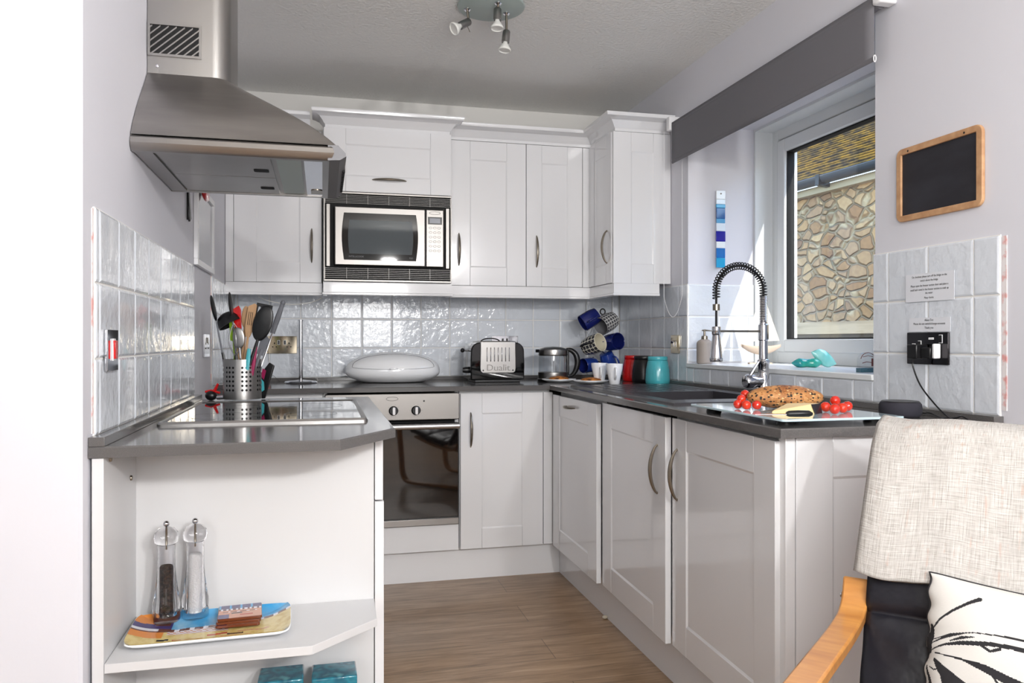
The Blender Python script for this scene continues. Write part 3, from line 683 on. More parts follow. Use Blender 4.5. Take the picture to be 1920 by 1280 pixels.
# ---- microwave
M['slatm'] = mat('dark_slat_metal', (120, 118, 116), .4, metal=1)
mw = T('microwave', 'built-in steel microwave with black oval window and vent grilles', 'microwave', (.305, 3.9, 1.40))
mx = lambda c: .006+(c-50)*.000391
mz = lambda f: 1.381+f*.417
Yf = 3.716
fr = MB()
def bx(mb, x0, x1, f0, f1, y0, y1): return mb.box(mx(x0), mx(x1), y0, y1, mz(f0), mz(f1))
bx(fr, 50, 1580, 0, .02, Yf-.006, Yf+.03); bx(fr, 50, 1580, .98, 1, Yf-.006, Yf+.03); bx(fr, 50, 64, .02, .98, Yf-.006, Yf+.03); bx(fr, 1566, 1580, .02, .98, Yf-.006, Yf+.03)
bx(fr, 80, 122, .165, .858, Yf-.004, Yf+.02); bx(fr, 1510, 1552, .165, .858, Yf-.004, Yf+.02)
fr.build('trim_frame', 'mwsteel', mw, bevel=.001)
bx(MB(), 60, 1570, .02, .98, Yf+.012, Yf+.03).build('recess', 'dark', mw)
for f0, f1 in ((.03, .155), (.868, .972)):
    g = MB(); ns = 6
    for i in range(ns): zc = mz(f0+(f1-f0)*(i+.5)/ns); g.box(mx(66), mx(1564), Yf-.003, Yf-.0015, zc-.0006, zc+.0006)
    for i in range(7): xx = mx(66+i*(1498)/6); g.box(xx-.0007, xx+.0007, Yf-.0035, Yf-.0015, mz(f0), mz(f1))
    g.build('vent_grille', 'slatm', mw)
bx(MB(), 172, 1475, .172, .83, Yf-.010, Yf+.012).build('body', 'black', mw, bevel=.003)
d = bx(MB(), 175, 1248, .175, .827, Yf-.030, Yf-.010).build('door', 'mwsteel', mw, bevel=.004)
x0, x1, z0, z1 = mx(262), mx(1160), mz(.235), mz(.758)
def barrel(x0, x1, z0, z1, b, n=10):
    L = [(x0-b*math.sin(pi*i/n), z0+(z1-z0)*i/n) for i in range(n+1)]; R = [(x1+b*math.sin(pi*i/n), z1-(z1-z0)*i/n) for i in range(n+1)]
    return (L+R)[::-1]
MB().prism(barrel(x0+.008, x1-.010, z0, z1, .010), Yf-.0325, Yf-.029, 'y').build('window', 'bgloss', d, bevel=.001)
M['mwglass'] = mat('microwave_inner_window', (84, 90, 94), .04, coat=.0, spec=.35)
MB().prism(barrel(mx(345), mx(1085), mz(.305), mz(.680), .006), Yf-.0332, Yf-.0324, 'y').build('inner_window', 'mwglass', d)
p = bx(MB(), 1258, 1473, .175, .827, Yf-.028, Yf-.010).build('control_panel', 'mwsteel', mw, bevel=.003)
bx(MB(), 1280, 1452, .66, .745, Yf-.0290, Yf-.0278).build('display', 'black', p)
M['lcd'] = mat('grey_display', (104, 106, 120), .2)
bx(MB(), 1302, 1430, .675, .73, Yf-.0294, Yf-.0288).build('screen', 'lcd', p)
kb = MB()
for r in range(6):
    for cc in range(3):
        cx = mx(1312+cc*52) ; cz = mz(.62-r*.052); kb.tube([(cx+.0075*math.cos(a), Yf-.0284, cz+.0045*math.sin(a)) for a in [i*pi/6 for i in range(12)]], .0006, 5, closed=True)
kb.build('buttons', 'black', p)
bx(MB(), 1282, 1456, .185, .24, Yf-.0292, Yf-.0278).build('open_button', 'ceramic', p, bevel=.001)
MB().tube([(mx(1365)+.026*math.cos(a), Yf-.0284, mz(.79)+.0068*math.sin(a)) for a in [i*pi/16 for i in range(32)]], .0008, 6, closed=True).build('badge', 'black', p)
M['greyink'] = mat('grey_lettering', (120, 120, 124), .5)
text('lettering', 'INTELLICOOK', .011, 'greyink', d, rel(d, (mx(425), Yf-.0334, mz(.272))), RX)
text('lettering', '950', .012, 'greyink', d, rel(d, (mx(1075), Yf-.0334, mz(.265))), RX)

# ---- sink and tap
sk = T('sink', 'black composite sink with wide drainer in front of the window', 'sink', (1.32, 2.8, ZW1))
KX0, KX1, KY0, KY1 = 1.090, 1.565, 2.285, 3.335
z0, z1 = ZW1, ZW1+.007
pl = MB()
def slab(a, b, c2, d2): pl.box(a, b, c2, d2, z0, z1)
slab(KX0, KX1, KY0, SY0+.004); slab(KX0, SX0+.004, SY0+.004, SY1-.004); slab(SX1-.004, KX1, SY0+.004, SY1-.004); slab(KX0, KX1, SY1-.004, KY1)
pl.sweep([(KX0, KY0), (KX1, KY0), (KX1, KY1), (KX0, KY1)], [(0, z0), (.006, z0), (.004, z1-.002), (0, z1)], closed=True)
pl.build('rim', 'sink', sk, ang=20)
bw = MB(); zb = ZW1-.19; t_ = .004
bw.box(SX0, SX0+t_, SY0, SY1, zb, z0).box(SX1-t_, SX1, SY0, SY1, zb, z0).box(SX0, SX1, SY0, SY0+t_, zb, z0).box(SX0, SX1, SY1-t_, SY1, zb, z0).box(SX0, SX1, SY0, SY1, zb, zb+t_)
bw.build('bowl', 'sink', sk)
gr = MB()
for i in range(8): gr.box(KX0+.06+i*.05, KX0+.068+i*.05, 2.86, 3.26, z1, z1+.0012)
gr.build('drainer_ribs', 'sink', sk)
MB().lathe([(.0, .0), (.035, 0), (.037, .002), (.03, .004), (0, .003)], 24, c=(1.32, 2.6, zb+t_)).build('waste', 'chrome', sk)
TX, TY = 1.555, 2.53
tp = T('kitchen_tap', 'chrome pull-down spring tap with black coil arching over the sink', 'tap', (TX, TY, ZW1))
MB().lathe([(0, .007), (.027, .007), (.027, .012), (.023, .016), (.0215, .07), (.0195, .075), (.0195, .115), (.0215, .118), (.0215, .135), (.016, .138), (.0155, .205), (.0185, .208), (.0185, .262), (.014, .266), (.014, .27), (0, .27)], 28, c=(TX, TY, ZW1)).build('column', 'chrome', tp)
# mixer barrel with lever
q = Matrix.Translation((TX, TY, ZW1+.058)) @ Matrix.Rotation(-pi/2, 4, 'Y')
MB().lathe([(0, -.005), (.020, 0), (.021, .03), (.0245, .04), (.025, .066), (.022, .074), (0, .076)], 28, M=q).build('mixer_barrel', 'chrome', tp)
MB().tube([(TX-.055, TY-.004, ZW1+.078), (TX-.045, TY-.010, ZW1+.10), (TX-.024, TY-.016, ZW1+.135)], [.0055, .005, .0042], 10).build('lever', 'chrome', tp)
# arch
zt0 = ZW1+.268; R = .094; zc = ZW1+.385
arch = [(TX, TY, zt0+i*(zc-zt0)/6) for i in range(6)]+[(TX-R+R*math.cos(a), TY, zc+R*.95*math.sin(a)) for a in [pi*i/24 for i in range(25)]]+[(TX-2*R, TY, zc-.03), (TX-2*R, TY, zc-.06)]
hose = MB().tube(arch+[(TX-2*R-.000, TY, zc-.13)], .0042, 10).build('hose', 'black', tp)
def coil(path, r, wire, turns, name, m, i0=0):
    P = [Vector(p) for p in path]; Ls = [0]
    for a, b in zip(P, P[1:]): Ls.append(Ls[-1]+(b-a).length)
    tot = Ls[-1]; out = []; nn = turns*12; j = 0
    for k in range(nn+1):
        s_ = tot*k/nn
        while j < len(Ls)-2 and Ls[j+1] < s_: j += 1
        f_ = (s_-Ls[j])/(Ls[j+1]-Ls[j]); p = P[j].lerp(P[j+1], f_); t = (P[j+1]-P[j]).normalized(); u = Vector((0, 1, 0)); w = t.cross(u)
        a = 2*pi*turns*k/nn; out.append(p+(u*math.cos(a)+w*math.sin(a))*r)
    return MB().tube(out, wire, 6).build(name, m, tp)
coil(arch[:6], .0115, .0026, 16, 'steel_coil', 'chrome')
coil(arch[5:-1], .0125, .0021, 34, 'spring_coil', 'black')
MB().lathe([(0, 0), (.0125, 0), (.0125, .022), (0, .022)], 20, c=(TX-2*R, TY, zc-.072)).build('coil_end', 'nickel', tp)
SZ = ZW1+.225
MB().lathe([(0, .03), (.0145, .03), (.0155, .026), (.0155, .004), (.013, .0), (.0135, -.004), (.0155, -.02), (.0225, -.078), (.0235, -.088), (.021, -.095), (0, -.095)], 28, c=(TX-2*R, TY, SZ)).build('spray_head', 'chrome', tp)
MB().tube([(TX-2*R+.014, TY, SZ+.014), (TX-.016, TY, SZ+.014)], .0038, 10).build('support_arm', 'nickel', tp)

# ---- blind
bl = T('roller_blind', 'grey roller blind rolled nearly up above the window', 'blind', (1.585, 2.65, 2.13))
BX = 1.583; BY0, BY1 = 1.978, 3.345
MB().tube([(BX+.018, BY0, 2.105), (BX+.018, BY1, 2.105)], .022, 20).build('roll', 'blind', bl)
def bf(u, v):
    return (BX-.003+.004*math.sin(u*9)*v*.4, BY0+(BY1-BY0)*u, 2.118-.19*v)
MB().grid(bf, 30, 8).build('fabric', 'blind', bl, solid=.0012)
bb = MB().tube([(BX-.001, BY0+.002, 1.934), (BX-.001, BY1-.002, 1.934)], .008, 12, flat=.5).build('bottom_bar', 'blind', bl)
MB().tube([(BX-.001, BY0-.003, 1.934+.008*math.cos(a)) if 0 else (BX-.001+.004*math.sin(a), BY0-.001, 1.934+.010*math.cos(a)) for a in [i*pi/8 for i in range(16)]], .0015, 6, closed=True).build('end_ring', 'white', bb)
for y in (BY0-.04, BY1+.004):
    MB().box(BX-.014, XR-.001, y, y+.036, 2.085, 2.15).build('bracket', 'white', bl, bevel=.006)
ch = [(1.60, 3.36, 2.09)]
def sag(p, q, s_, n=14): return [(p[0]+(q[0]-p[0])*i/n, p[1]+(q[1]-p[1])*i/n, p[2]+(q[2]-p[2])*i/n-s_*(1-(2*i/n-1)**2)) for i in range(n+1)]
cA = at(1245, 556, X=1.57); cB = at(1279, 556, X=1.615)
chain = [(cA.x, cA.y, 2.09), (cA.x, cA.y, 1.7)]+sag((cA.x, cA.y, 1.31), (cB.x, cB.y, 1.31), .095)+[(cB.x, cB.y, 1.7), (cB.x, cB.y, 2.09)]
cc = MB().tube(chain, .0012, 5)
L_ = 0
for a, b in zip(sag((cA.x, cA.y, 1.31), (cB.x, cB.y, 1.31), .095, 26), sag((cA.x, cA.y, 1.31), (cB.x, cB.y, 1.31), .095, 26)[1:]): cc.ell(a, .0021, 6, 4)
for i in range(60): cc.ell((cB.x, cB.y, 1.32+i*.011), .0021, 6, 4)
cc.build('bead_chain', 'white', bl)

# ---- ceiling spotlight
cl = T('ceiling_spotlight', 'round frosted ceiling light with three adjustable spot lamps', 'ceiling light', (.615, 2.87, ZC))
c0 = Vector((.610, 2.835, 0))
MB().lathe([(0, 2.338), (.112, 2.338), (.124, 2.342), (.126, 2.347), (.118, 2.354), (.06, 2.359), (0, 2.359)], 48, c=c0).build('ceiling_plate', 'frost', cl)
def spot(px, py, base, joint, d_, L=.042):
    b = Vector(base); j = Vector(joint)
    MB().lathe([(0, 0), (.0135, 0), (.0135, -.003), (.01, -.006), (0, -.006)], 20, c=(b.x, b.y, 2.338)).build('mount_disc', 'chrome', cl)
    MB().cyl((b.x, b.y, 2.336), j, .0048, n=12).build('stem', 'nickel', cl)
    dv = Vector(d_).normalized(); qm = Matrix.Translation(j) @ dv.to_track_quat('Z', 'Y').to_matrix().to_4x4()
    hd = MB().lathe([(0, -.004), (.012, -.004), (.0145, 0), (.0150, L*.6), (.0150, L), (.012, L), (.012, L-.01), (0, L-.01)], 24, M=qm).build('lamp_holder', 'steel', cl)
    MB().lathe([(0, L-.005), (.0085, L-.005), (.0095, L+.003), (.014, L+.010), (.0225, L+.024), (.0245, L+.029), (.0238, L+.032), (.0215, L+.033), (.019, L+.030), (0, L+.028)], 28, M=qm).build('bulb', 'bulb', cl)
    return qm
spot(0, 0, (.525, 2.86, 0), (.530, 2.86, 2.292), (-.82, -.25, -.55))
MB().tube([(.520, 2.852, 2.28), (.533, 2.85, 2.250)], .0014, 6).build('adjusting_pin', 'nickel', cl)
spot(0, 0, (.625, 2.78, 0), (.625, 2.79, 2.318), (-.05, -.1, -1))
spot(0, 0, (.675, 2.86, 0), (.675, 2.86, 2.268), (-.12, -.06, -1))

# ================================================================== THINGS ON THE BACK WORKTOP
ZK = ZW1
# towel pole
p = at(564, 712, Z=ZK); p.y = 3.93; p.x = at(564, 712, Y=3.93).x
t = T('kitchen_roll_holder', 'empty chrome kitchen roll pole on round base left of bread bin', 'kitchen roll holder', (p.x, p.y, ZK), local=True)
MB().lathe([(0, 0), (.075, 0), (.078, .004), (.072, .010), (.03, .013), (.012, .016), (0, .016)], 40).build('base', 'chrome', t)
MB().lathe([(0, .012), (.0102, .012), (.0102, .305), (0, .305)], 16).build('pole', 'chrome', t)
MB().lathe([(0, .303), (.013, .303), (.013, .307), (0, .308)], 20).build('cap', 'chrome', t)
# bread bin
p = at(737, 700, Y=3.90)
t = T('bread_bin', 'glossy white oval bread bin with roll lid on back worktop', 'bread bin', (p.x, 3.90, ZK), rz=-.06)
def bin_pt(u, v):
    th = 2*pi*u; z = .004+.148*v if v < .999 else .152
    zz = v*2-1
    if v < .34: r = (1-(1-v/.34)**2.4*.36)
    else: r = max(0, 1-((v-.34)/.66)**2.35)**.5
    a, b = .232, .132
    return (a*r*math.cos(th), b*r*math.sin(th), z)
MB().grid(lambda u, v: bin_pt(u, math.sin(v*pi/2)), 56, 30).build('body', 'ceramic', t, weld=True, ang=60)
seam = MB()
def bin_front(x, z):
    v = max(0, min(1, (z-.004)/.148)); r = (1-(1-v/.34)**2.4*.36) if v < .34 else max(0, 1-((v-.34)/.66)**2.35)**.5
    return (x, -.1325*math.sqrt(max(0, r*r-(x/.2325)**2)), z)
seam.tube([bin_front(-.197*math.cos(pi*i/60), .078+.062*math.sin(pi*i/60)**.9) for i in range(61)], .0012, 5)
seam.tube([bin_front(-.197*math.cos(pi*i/60), .078-.010*math.sin(pi*i/60)) for i in range(61)], .0008, 5)
seam.build('lid_seam', 'greyc', t)
MB().ell((0, -.131, .072), (.022, .005, .006), 16, 8).build('finger_tab', 'ceramic', t)
# toaster
p = at(925, 713, Y=3.86)
t = T('toaster', 'black and steel two-slot toaster with embossed lettering', 'toaster', (p.x, 3.86, ZK), local=True)
TW, TD, TH = .135, .105, .198
def tprof(w, h, r=.045): return [(-w, .012), (w, .012), (w+.002, h*.4)]+[(w-r+r*math.cos(a), h-r+r*math.sin(a)) for a in [i*pi/12 for i in range(7)]]+[(-w+r-r*math.sin(a), h-r+r*math.cos(a)) for a in [i*pi/12 for i in range(7)]]+[(-w-.002, h*.4)]
b_ = MB().prism(tprof(TW, TH), -TD, TD, 'y'); b_.build('body', 'bgloss', t, bevel=.006, ang=40)
MB().prism([(-.089, TH+.004), (.089, TH+.004), (.089, TH-.03), (.091, .07), (.088, .054), (.078, .046), (-.078, .046), (-.088, .054), (-.091, .07), (-.089, TH-.03)], -TD-.007, -TD+.001, 'y').build('front_plate', 'steel', t, bevel=.003)
MB().box(-.088, .088, -TD+.004, TD-.004, TH-.002, TH+.006).build('top_plate', 'steel', t, bevel=.002)
sl = MB()
for y in (-.035, .035): sl.box(-.075, .075, y-.012, y+.012, TH+.0055, TH+.0068)
sl.build('slot', 'dark', t)
rb = MB()
for i in range(7): x = -.056+i*.0187; rb.tube([(x, -TD-.0075, .172), (x, -TD-.0095, .165), (x, -TD-.0095, .112), (x, -TD-.0075, .104)], .0022, 8)
rb.build('ribs', 'chrome', t)
text('lettering', 'Dualit', .044, 'slatm', t, (0, -TD-.008, .072), RX, ext=.0018, sx=1.12)
sc = MB()
for x in (-.075, .075): sc.ell((x, -TD-.0075, .060), (.004, .002, .004), 10, 6)
sc.build('screws', 'black', t)
MB().box(-.115, .115, -TD+.006, TD-.006, 0, .014).build('base', 'black', t, bevel=.003)
MB().ell((-TW-.027, -.02, .158), .011, 14, 10).build('lever_knob', 'black', t)
MB().cyl((-TW+.0, -.02, .156), (-TW-.022, -.02, .158), .004, n=8).build('lever', 'chrome', t)
MB().lathe([(0, 0), (.016, 0), (.0155, .014), (.012, .028), (0, .029)], 18, M=Matrix.Translation((-TW-.001, -.03, .060)) @ Matrix.Rotation(-pi/2, 4, 'Y')).build('timer_knob', 'black', t)
MB().tube([(-.055+.05*(1-math.cos(a))/1.0, .05, TH+.002+.018*math.sin(a)) for a in [pi*i/12 for i in range(13)]], .003, 8).build('rack_wire', 'black', t)
# kettle
p = at(1037, 708, Y=3.80)
t = T('kettle', 'glass and steel kettle with black loop handle', 'kettle', (p.x, 3.80, ZK), rz=-YAW)
MB().lathe([(0, 0), (.079, 0), (.081, .004), (.081, .012), (.076, .016), (0, .016)], 36).build('base', 'black', t)
MB().lathe([(0, .017), (.0755, .017), (.0765, .020), (.0765, .046), (.0740, .048), (0, .048)], 40).build('lower_band', 'steel', t)
MB().lathe([(.0742, .046), (.0738, .10), (.0728, .132), (.0713, .132), (.0722, .10), (.0726, .046), (.0742, .046)], 40).build('glass_jug', 'clear', t)
MB().lathe([(.0722, .130), (.0745, .132), (.0755, .136), (.0725, .160), (.066, .166), (.040, .174), (.0, .177)], 40).build('lid', 'steel', t)
MB().prism([(-.069, -.014), (-.090, 0), (-.069, .014)], .146, .162).build('spout', 'black', t, bevel=.002)
hd = [(.066, 0, .160), (.090, 0, .158), (.114, 0, .138), (.124, 0, .105), (.120, 0, .07), (.104, 0, .038), (.082, 0, .026), (.070, 0, .034)]
def smooth(P, n=6):
    P = [Vector(q) for q in P]; out = []
    for i in range(len(P)-1):
        a, b, c_, d_ = P[max(i-1, 0)], P[i], P[i+1], P[min(i+2, len(P)-1)]
        for k in range(n):
            t_ = k/n; out.append(.5*((2*b)+(c_-a)*t_+(2*a-5*b+4*c_-d_)*t_*t_+(3*b-a-3*c_+d_)*t_**3))
    return out+[P[-1]]
sp_ = smooth(hd); m_ = len(sp_)
MB().tube(sp_, [.008+.007*math.sin(pi*min(1, i/m_*1.2)) for i in range(m_)], 12, up=(0, 1, 0)).tube([(.074, 0, .03), (.0735, 0, .165)], .008, 10).build('handle', 'black', t)
MB().tube([(.060, -.012, .05), (.058, -.012, .12), (.048, -.012, .14)], .0025, 8).tube([(.066, -.012, .05), (.064, -.012, .12), (.056, -.012, .14)], .0025, 8).build('water_tubes', 'chrome', t)
# canisters
cprof = [(0, 0), (.052, 0), (.057, .004), (.0585, .02), (.055, .07), (.0478, .108), (.0455, .1115)]
clid = [(0, .112), (.0455, .112), (.0472, .114), (.0472, .128), (.045, .131), (.0, .133)]
def canister(label, m, px, py, Y, s_=1):
    p = at(px, py, Y=Y); t = T('storage_canister', label, 'canister', (p.x, Y, ZK), group='storage canisters', local=True); t.scale = (s_, s_, s_)
    MB().lathe(cprof, 40).build('body', m, t, ang=50); MB().lathe(clid, 40).build('lid', m, t, ang=50)
canister('red storage canister with lid, farthest of the three by the mugs', 'red', 1188, 700, 3.72)
canister('black storage canister between the red and the teal one', 'black', 1207, 700, 3.60)
canister('shiny teal storage canister, nearest of the three', 'teal', 1233, 700, 3.44)
# white mugs
def cup(mb, h=.098, rb=.030, rt=.040, w=.003, n=36): return mb.lathe([(0, 0), (rb*.8, 0), (rb, .003), (rb+(rt-rb)*.35, h*.4), (rt*.97, h*.8), (rt, h), (rt-w, h), (rb+(rt-rb)*.3-w, h*.4), (rb-w, .006), (0, .005)], n)
for (px, Y, lb) in ((1124, 3.56, 'tapered white mug, left of the pair by the canisters'), (1152, 3.44, 'tapered white mug, right of the pair by the canisters')):
    p = at(px, 700, Y=Y); t = T('white_mug', lb, 'mug', (p.x, Y, ZK), rz=-YAW, group='white mugs')
    cup(MB(), rb=.024, rt=.040).build('body', 'ceramic', t, ang=50)
    MB().tube(smooth([(.0, -.036, .080), (.001, -.056, .072), (.001, -.056, .045), (0, -.031, .026)]), .0048, 10, up=(1, 0, 0)).build('handle', 'ceramic', t)
# plates with pastries
for (px, Y, lb, l2) in ((1048, 3.70, 'square white plate, farther of two beside the kettle', 'browned flat pastry on the farther white plate'), (1108, 3.545, 'square white plate in front of the white mugs', 'browned flat pastry on the plate before the mugs')):
    p = at(px, 715, Y=Y); t = T('side_plate', lb, 'plate', (p.x, Y, ZK), rz=.5, group='white side plates')
    A = .072
    MB().lathe([(0, .002), (.035, .002), (.045, .004), (A+.005, .013), (A+.007, .0155), (A+.004, .016), (.046, .008), (0, .0065)], 40).build('dish', 'ceramic', t, ang=50) if 0 else None
    def pf(u, v, A=A):
        r = v; th = 2*pi*u; c_, s_ = math.cos(th), math.sin(th); q_ = (abs(c_)**4+abs(s_)**4)**.25; R_ = A*r/q_
        return (R_*c_, R_*s_, .003+.013*max(0, (r-.55)/.45)**1.5)
    MB().grid(pf, 48, 10).build('dish', 'ceramic', t, solid=.004, ang=60)
    MB().ell((0, 0, .004), (.045, .045, .004), 24, 6).build('foot', 'ceramic', t)
    o = MB().ell((0, 0, .012), (.050, .042, .015), 28, 12, pw=.8).build('pastry', 'pastry', None, loc=(p.x, Y, ZK+.003), rot=(0, 0, .2)); tag(o, l2, 'pastry', 'pastries')
# mug tree: black wire stand, hanging mugs
MTX, MTY = at(1130, 700, Y=3.90).x, 3.90
t = T('mug_tree', 'black wire mug tree holding blue and patterned mugs in the corner', 'mug tree', (MTX, MTY, ZK), rz=-YAW)
MB().tube([(.07*math.cos(a), .07*math.sin(a), .005) for a in [i*pi/12 for i in range(24)]], .004, 8, closed=True).tube([(-.07, 0, .005), (.07, 0, .005)], .004, 8).build('base', 'black', t)
MB().tube([(0, 0, .005), (0, 0, .345)], .0045, 10).tube([(.0+.013*math.sin(a), 0, .36-.015*math.cos(a)) for a in [i*pi/8 for i in range(16)]], .0032, 8, closed=True).build('stem', 'black', t)
armb = MB()
for (a, z) in ((180, .30), (0, .30), (200, .19), (-20, .19), (190, .09), (-10, .09)):
    c_, s_ = math.cos(math.radians(a)), math.sin(math.radians(a))
    armb.tube([(0, 0, z), (.03*c_, .03*s_, z+.008), (.055*c_, .055*s_, z+.03)], .003, 8)
armb.build('arms', 'black', t)
def mug(label, m, m_in, px, py, Y, axis, s_=1.0, hs=1):
    """mug whose open mouth points along axis (image right, away, up)"""
    p = at(px, py, Y=Y)
    t = T('hanging_mug', label, 'mug', p, group='mugs on the tree'); t['_local'] = 1
    dv = Vector(axis).normalized(); Rz = Matrix.Rotation(-YAW, 4, 'Z'); dv = (Rz @ dv)
    t.rotation_euler = dv.to_track_quat('Z', 'X').to_euler(); t.scale = (s_,)*3
    mb = MB(); h, r = .088, .043; nn = 40
    def mo(u, v): a = 2*pi*u; rr = r*(.86+.14*min(1, v*3)); return (rr*math.cos(a), rr*math.sin(a), -h/2+h*v)
    g_ = MB(); g_.grid(mo, nn, 8)
    for k_ in list(g_.uv): u_, v_ = g_.uv[k_]; g_.uv[k_] = (u_*1.55, v_*.5)
    g_.build('outer', m, t, ang=60)
    MB().lathe([(r, h/2), (r-.001, h/2+.0015), (r-.0035, h/2), (r-.004, 0), (r*.8, -h/2+.006), (0, -h/2+.005)], nn).build('inner', m_in, t, ang=50)
    MB().lathe([(0, -h/2-.001), (r*.80, -h/2-.001), (r*.86, -h/2+.0005)], nn).build('foot', m_in if m_in != 'cream' else 'cream', t)
    MB().tube(smooth([(0, r*hs-.002*hs, .030), (0, (r+.024)*hs, .024), (0, (r+.028)*hs, 0), (0, (r+.020)*hs, -.022), (0, (r-.003)*hs, -.030)]), .0046, 10, up=(1, 0, 0)).build('handle', m if m in ('navy', 'blue') else m_in if m_in != 'cream' else 'black', t)
mug('navy mug hanging top left on the mug tree', 'navy', 'navy', 1106, 598, 3.86, (-.75, -.15, -.45), 1.05, -1)
mug('grey lattice mug hanging top right, mouth towards the room', 'lat2', 'greyc', 1138, 605, 3.84, (-.75, -.6, -.40), 1.12)
mug('cream lattice mug hanging below the navy one', 'lat1', 'cream', 1112, 646, 3.80, (.62, -.62, .25), 1.12)
mug('navy mug hanging middle right, dark round mouth', 'navy', 'navy', 1148, 641, 3.84, (.55, -.8, .1), 1.05)
mug('blue mug hanging lowest left behind the plates', 'blue', 'navy', 1104, 684, 3.86, (-.8, -.6, -.1), .9)
mug('bright blue mug lying low behind the white mugs', 'blue', 'blue', 1140, 676, 3.86, (.3, .3, -.9), .95)

# ---- utensil pot and tools
PX, PY = at(454.5, 700, Y=2.80).x, 2.80
pot = T('utensil_pot', 'perforated steel cylinder full of cooking tools at the hob edge', 'utensil pot', (PX, PY, ZK), rz=-YAW)
zp = .0075; PR = .0625; PH = .134
# perforated wall made as a grid with round holes
def holed():
    mb = MB(); nu, nz = 128, 1
    cols = []
    for a0 in (-113, -61, -9, 43, 95, 147, 199): cols += [a0-10, a0+2, a0+14]
    rows = [PH*(.235+.112*i) for i in range(6)]
    cell = .0132; used = []
    # rows of cells around each hole
    for z in rows:
        for a in cols:
            A_ = math.radians(a); da = cell/2/PR
            sq = [(A_+da*x, z+cell/2*y) for x, y in ((-1, -1), (0, -1), (1, -1), (1, 0), (1, 1), (0, 1), (-1, 1), (-1, 0))]
            ci = [(A_+.0041/PR*math.cos(math.radians(k)), z+.0041*math.sin(math.radians(k))) for k in (225, 270, 315, 0, 45, 90, 135, 180)]
            P = [(PR*math.cos(x), PR*math.sin(x), y) for x, y in sq+ci]
            mb.add(P, [(i, (i+1) % 8, 8+(i+1) % 8, 8+i) for i in range(8)])
    zlo, zhi = rows[0]-cell/2, rows[-1]+cell/2
    def band(a0, a1, z0, z1):
        n = max(1, int((a1-a0)/4)); mb.add([(PR*math.cos(math.radians(a0+(a1-a0)*i/n)), PR*math.sin(math.radians(a0+(a1-a0)*i/n)), z) for z in (z0, z1) for i in range(n+1)], [(i, i+1, n+2+i, n+1+i) for i in range(n)])
    band(0, 360, 0, zlo); band(0, 360, zhi, PH)
    hc = math.degrees(cell/2/PR)
    cs = sorted(cols)
    for a, b in zip(cs, cs[1:]+[cs[0]+360]):
        if b-a > 2*hc+.1: band(a+hc, b-hc, zlo, zhi)
    for z0, z1 in zip(rows, rows[1:]): 
        if z1-z0 > cell+1e-4: band(0, 360, z0+cell/2, z1-cell/2)
    return mb
holed().build('perforated_wall', 'steel', pot, loc=(0, 0, zp), ang=60)
MB().lathe([(0, .001), (PR, .001), (PR, .003), (0, .003)], 40).build('bottom', 'steel', pot, loc=(0, 0, zp))
MB().lathe([(PR-.001, PH-.003), (PR+.001, PH-.003), (PR+.001, PH), (PR-.001, PH)], 48).build('lip', 'steel', pot, loc=(0, 0, zp))
MB().lathe([(0, .004), (PR-.003, .004), (PR-.003, PH*.93), (PR-.004, PH*.93), (PR-.004, .006), (0, .006)], 32).build('inner_liner', 'dark', pot, loc=(0, 0, zp))
KP = .00184
def tool(name, label, cat, x0, x1, y1, depth0, depth1, grp='cooking tools in the pot'):
    """empty at the tool's foot inside the pot; local z runs up the handle; x* in px from pot centre, y1 in px of photo"""
    foot = Vector((x0*KP, depth0, .02)); z1 = .1415+(680-y1)*KP; tip = Vector((x1*KP, depth1, z1))
    Rz = Matrix.Rotation(-YAW, 4, 'Z'); base = Vector((PX, PY, ZK+zp)); f_ = base+(Rz @ foot); t_ = base+(Rz @ tip)
    dv = (t_-f_); L = dv.length; dv.normalize()
    t = T(name, label, cat, f_, group=grp); t['_local'] = 1
    x_ = Rz @ Vector((1, 0, 0)); x_ = (x_-dv*x_.dot(dv)).normalized(); y_ = dv.cross(x_)
    t.rotation_euler = Matrix((x_, y_, dv)).transposed().to_euler()
    return t, L
def handle(t, m, a, b, r=.005, name='handle', flat=.7): return MB().tube([(0, 0, a), (0, 0, (a+b)/2), (0, 0, b)], [r, r*1.15, r*.8], 10, flat=flat, up=(1, 0, 0)).build(name, m, t)
def blade(t, m, pts, th=.002, name='blade'):
    return MB().prism(pts, -th/2, th/2, 'y').build(name, m, t, bevel=.0006)
# long thin spoon seen edge-on, far left
t, L = tool('serving_spoon', 'long slim spoon leaning left, black tip seen edge-on', 'spoon', -18, -52, 566, -.02, -.03)
handle(t, 'black', 0, .14, .0055); handle(t, 'slate', .14, L-.09, .003, 'shaft'); MB().ell((0, 0, L-.045), (.0035, .02, .045), 12, 10).build('head', 'black', t)
t, L = tool('serving_spoon', 'long slim spoon behind the ladle, black tip edge-on, nearly upright', 'spoon', 2, -20, 560, -.03, -.02)
handle(t, 'black', 0, .14, .0055); handle(t, 'slate', .14, L-.09, .003, 'shaft'); MB().ell((0, 0, L-.045), (.0038, .02, .045), 12, 10).build('head', 'black', t)
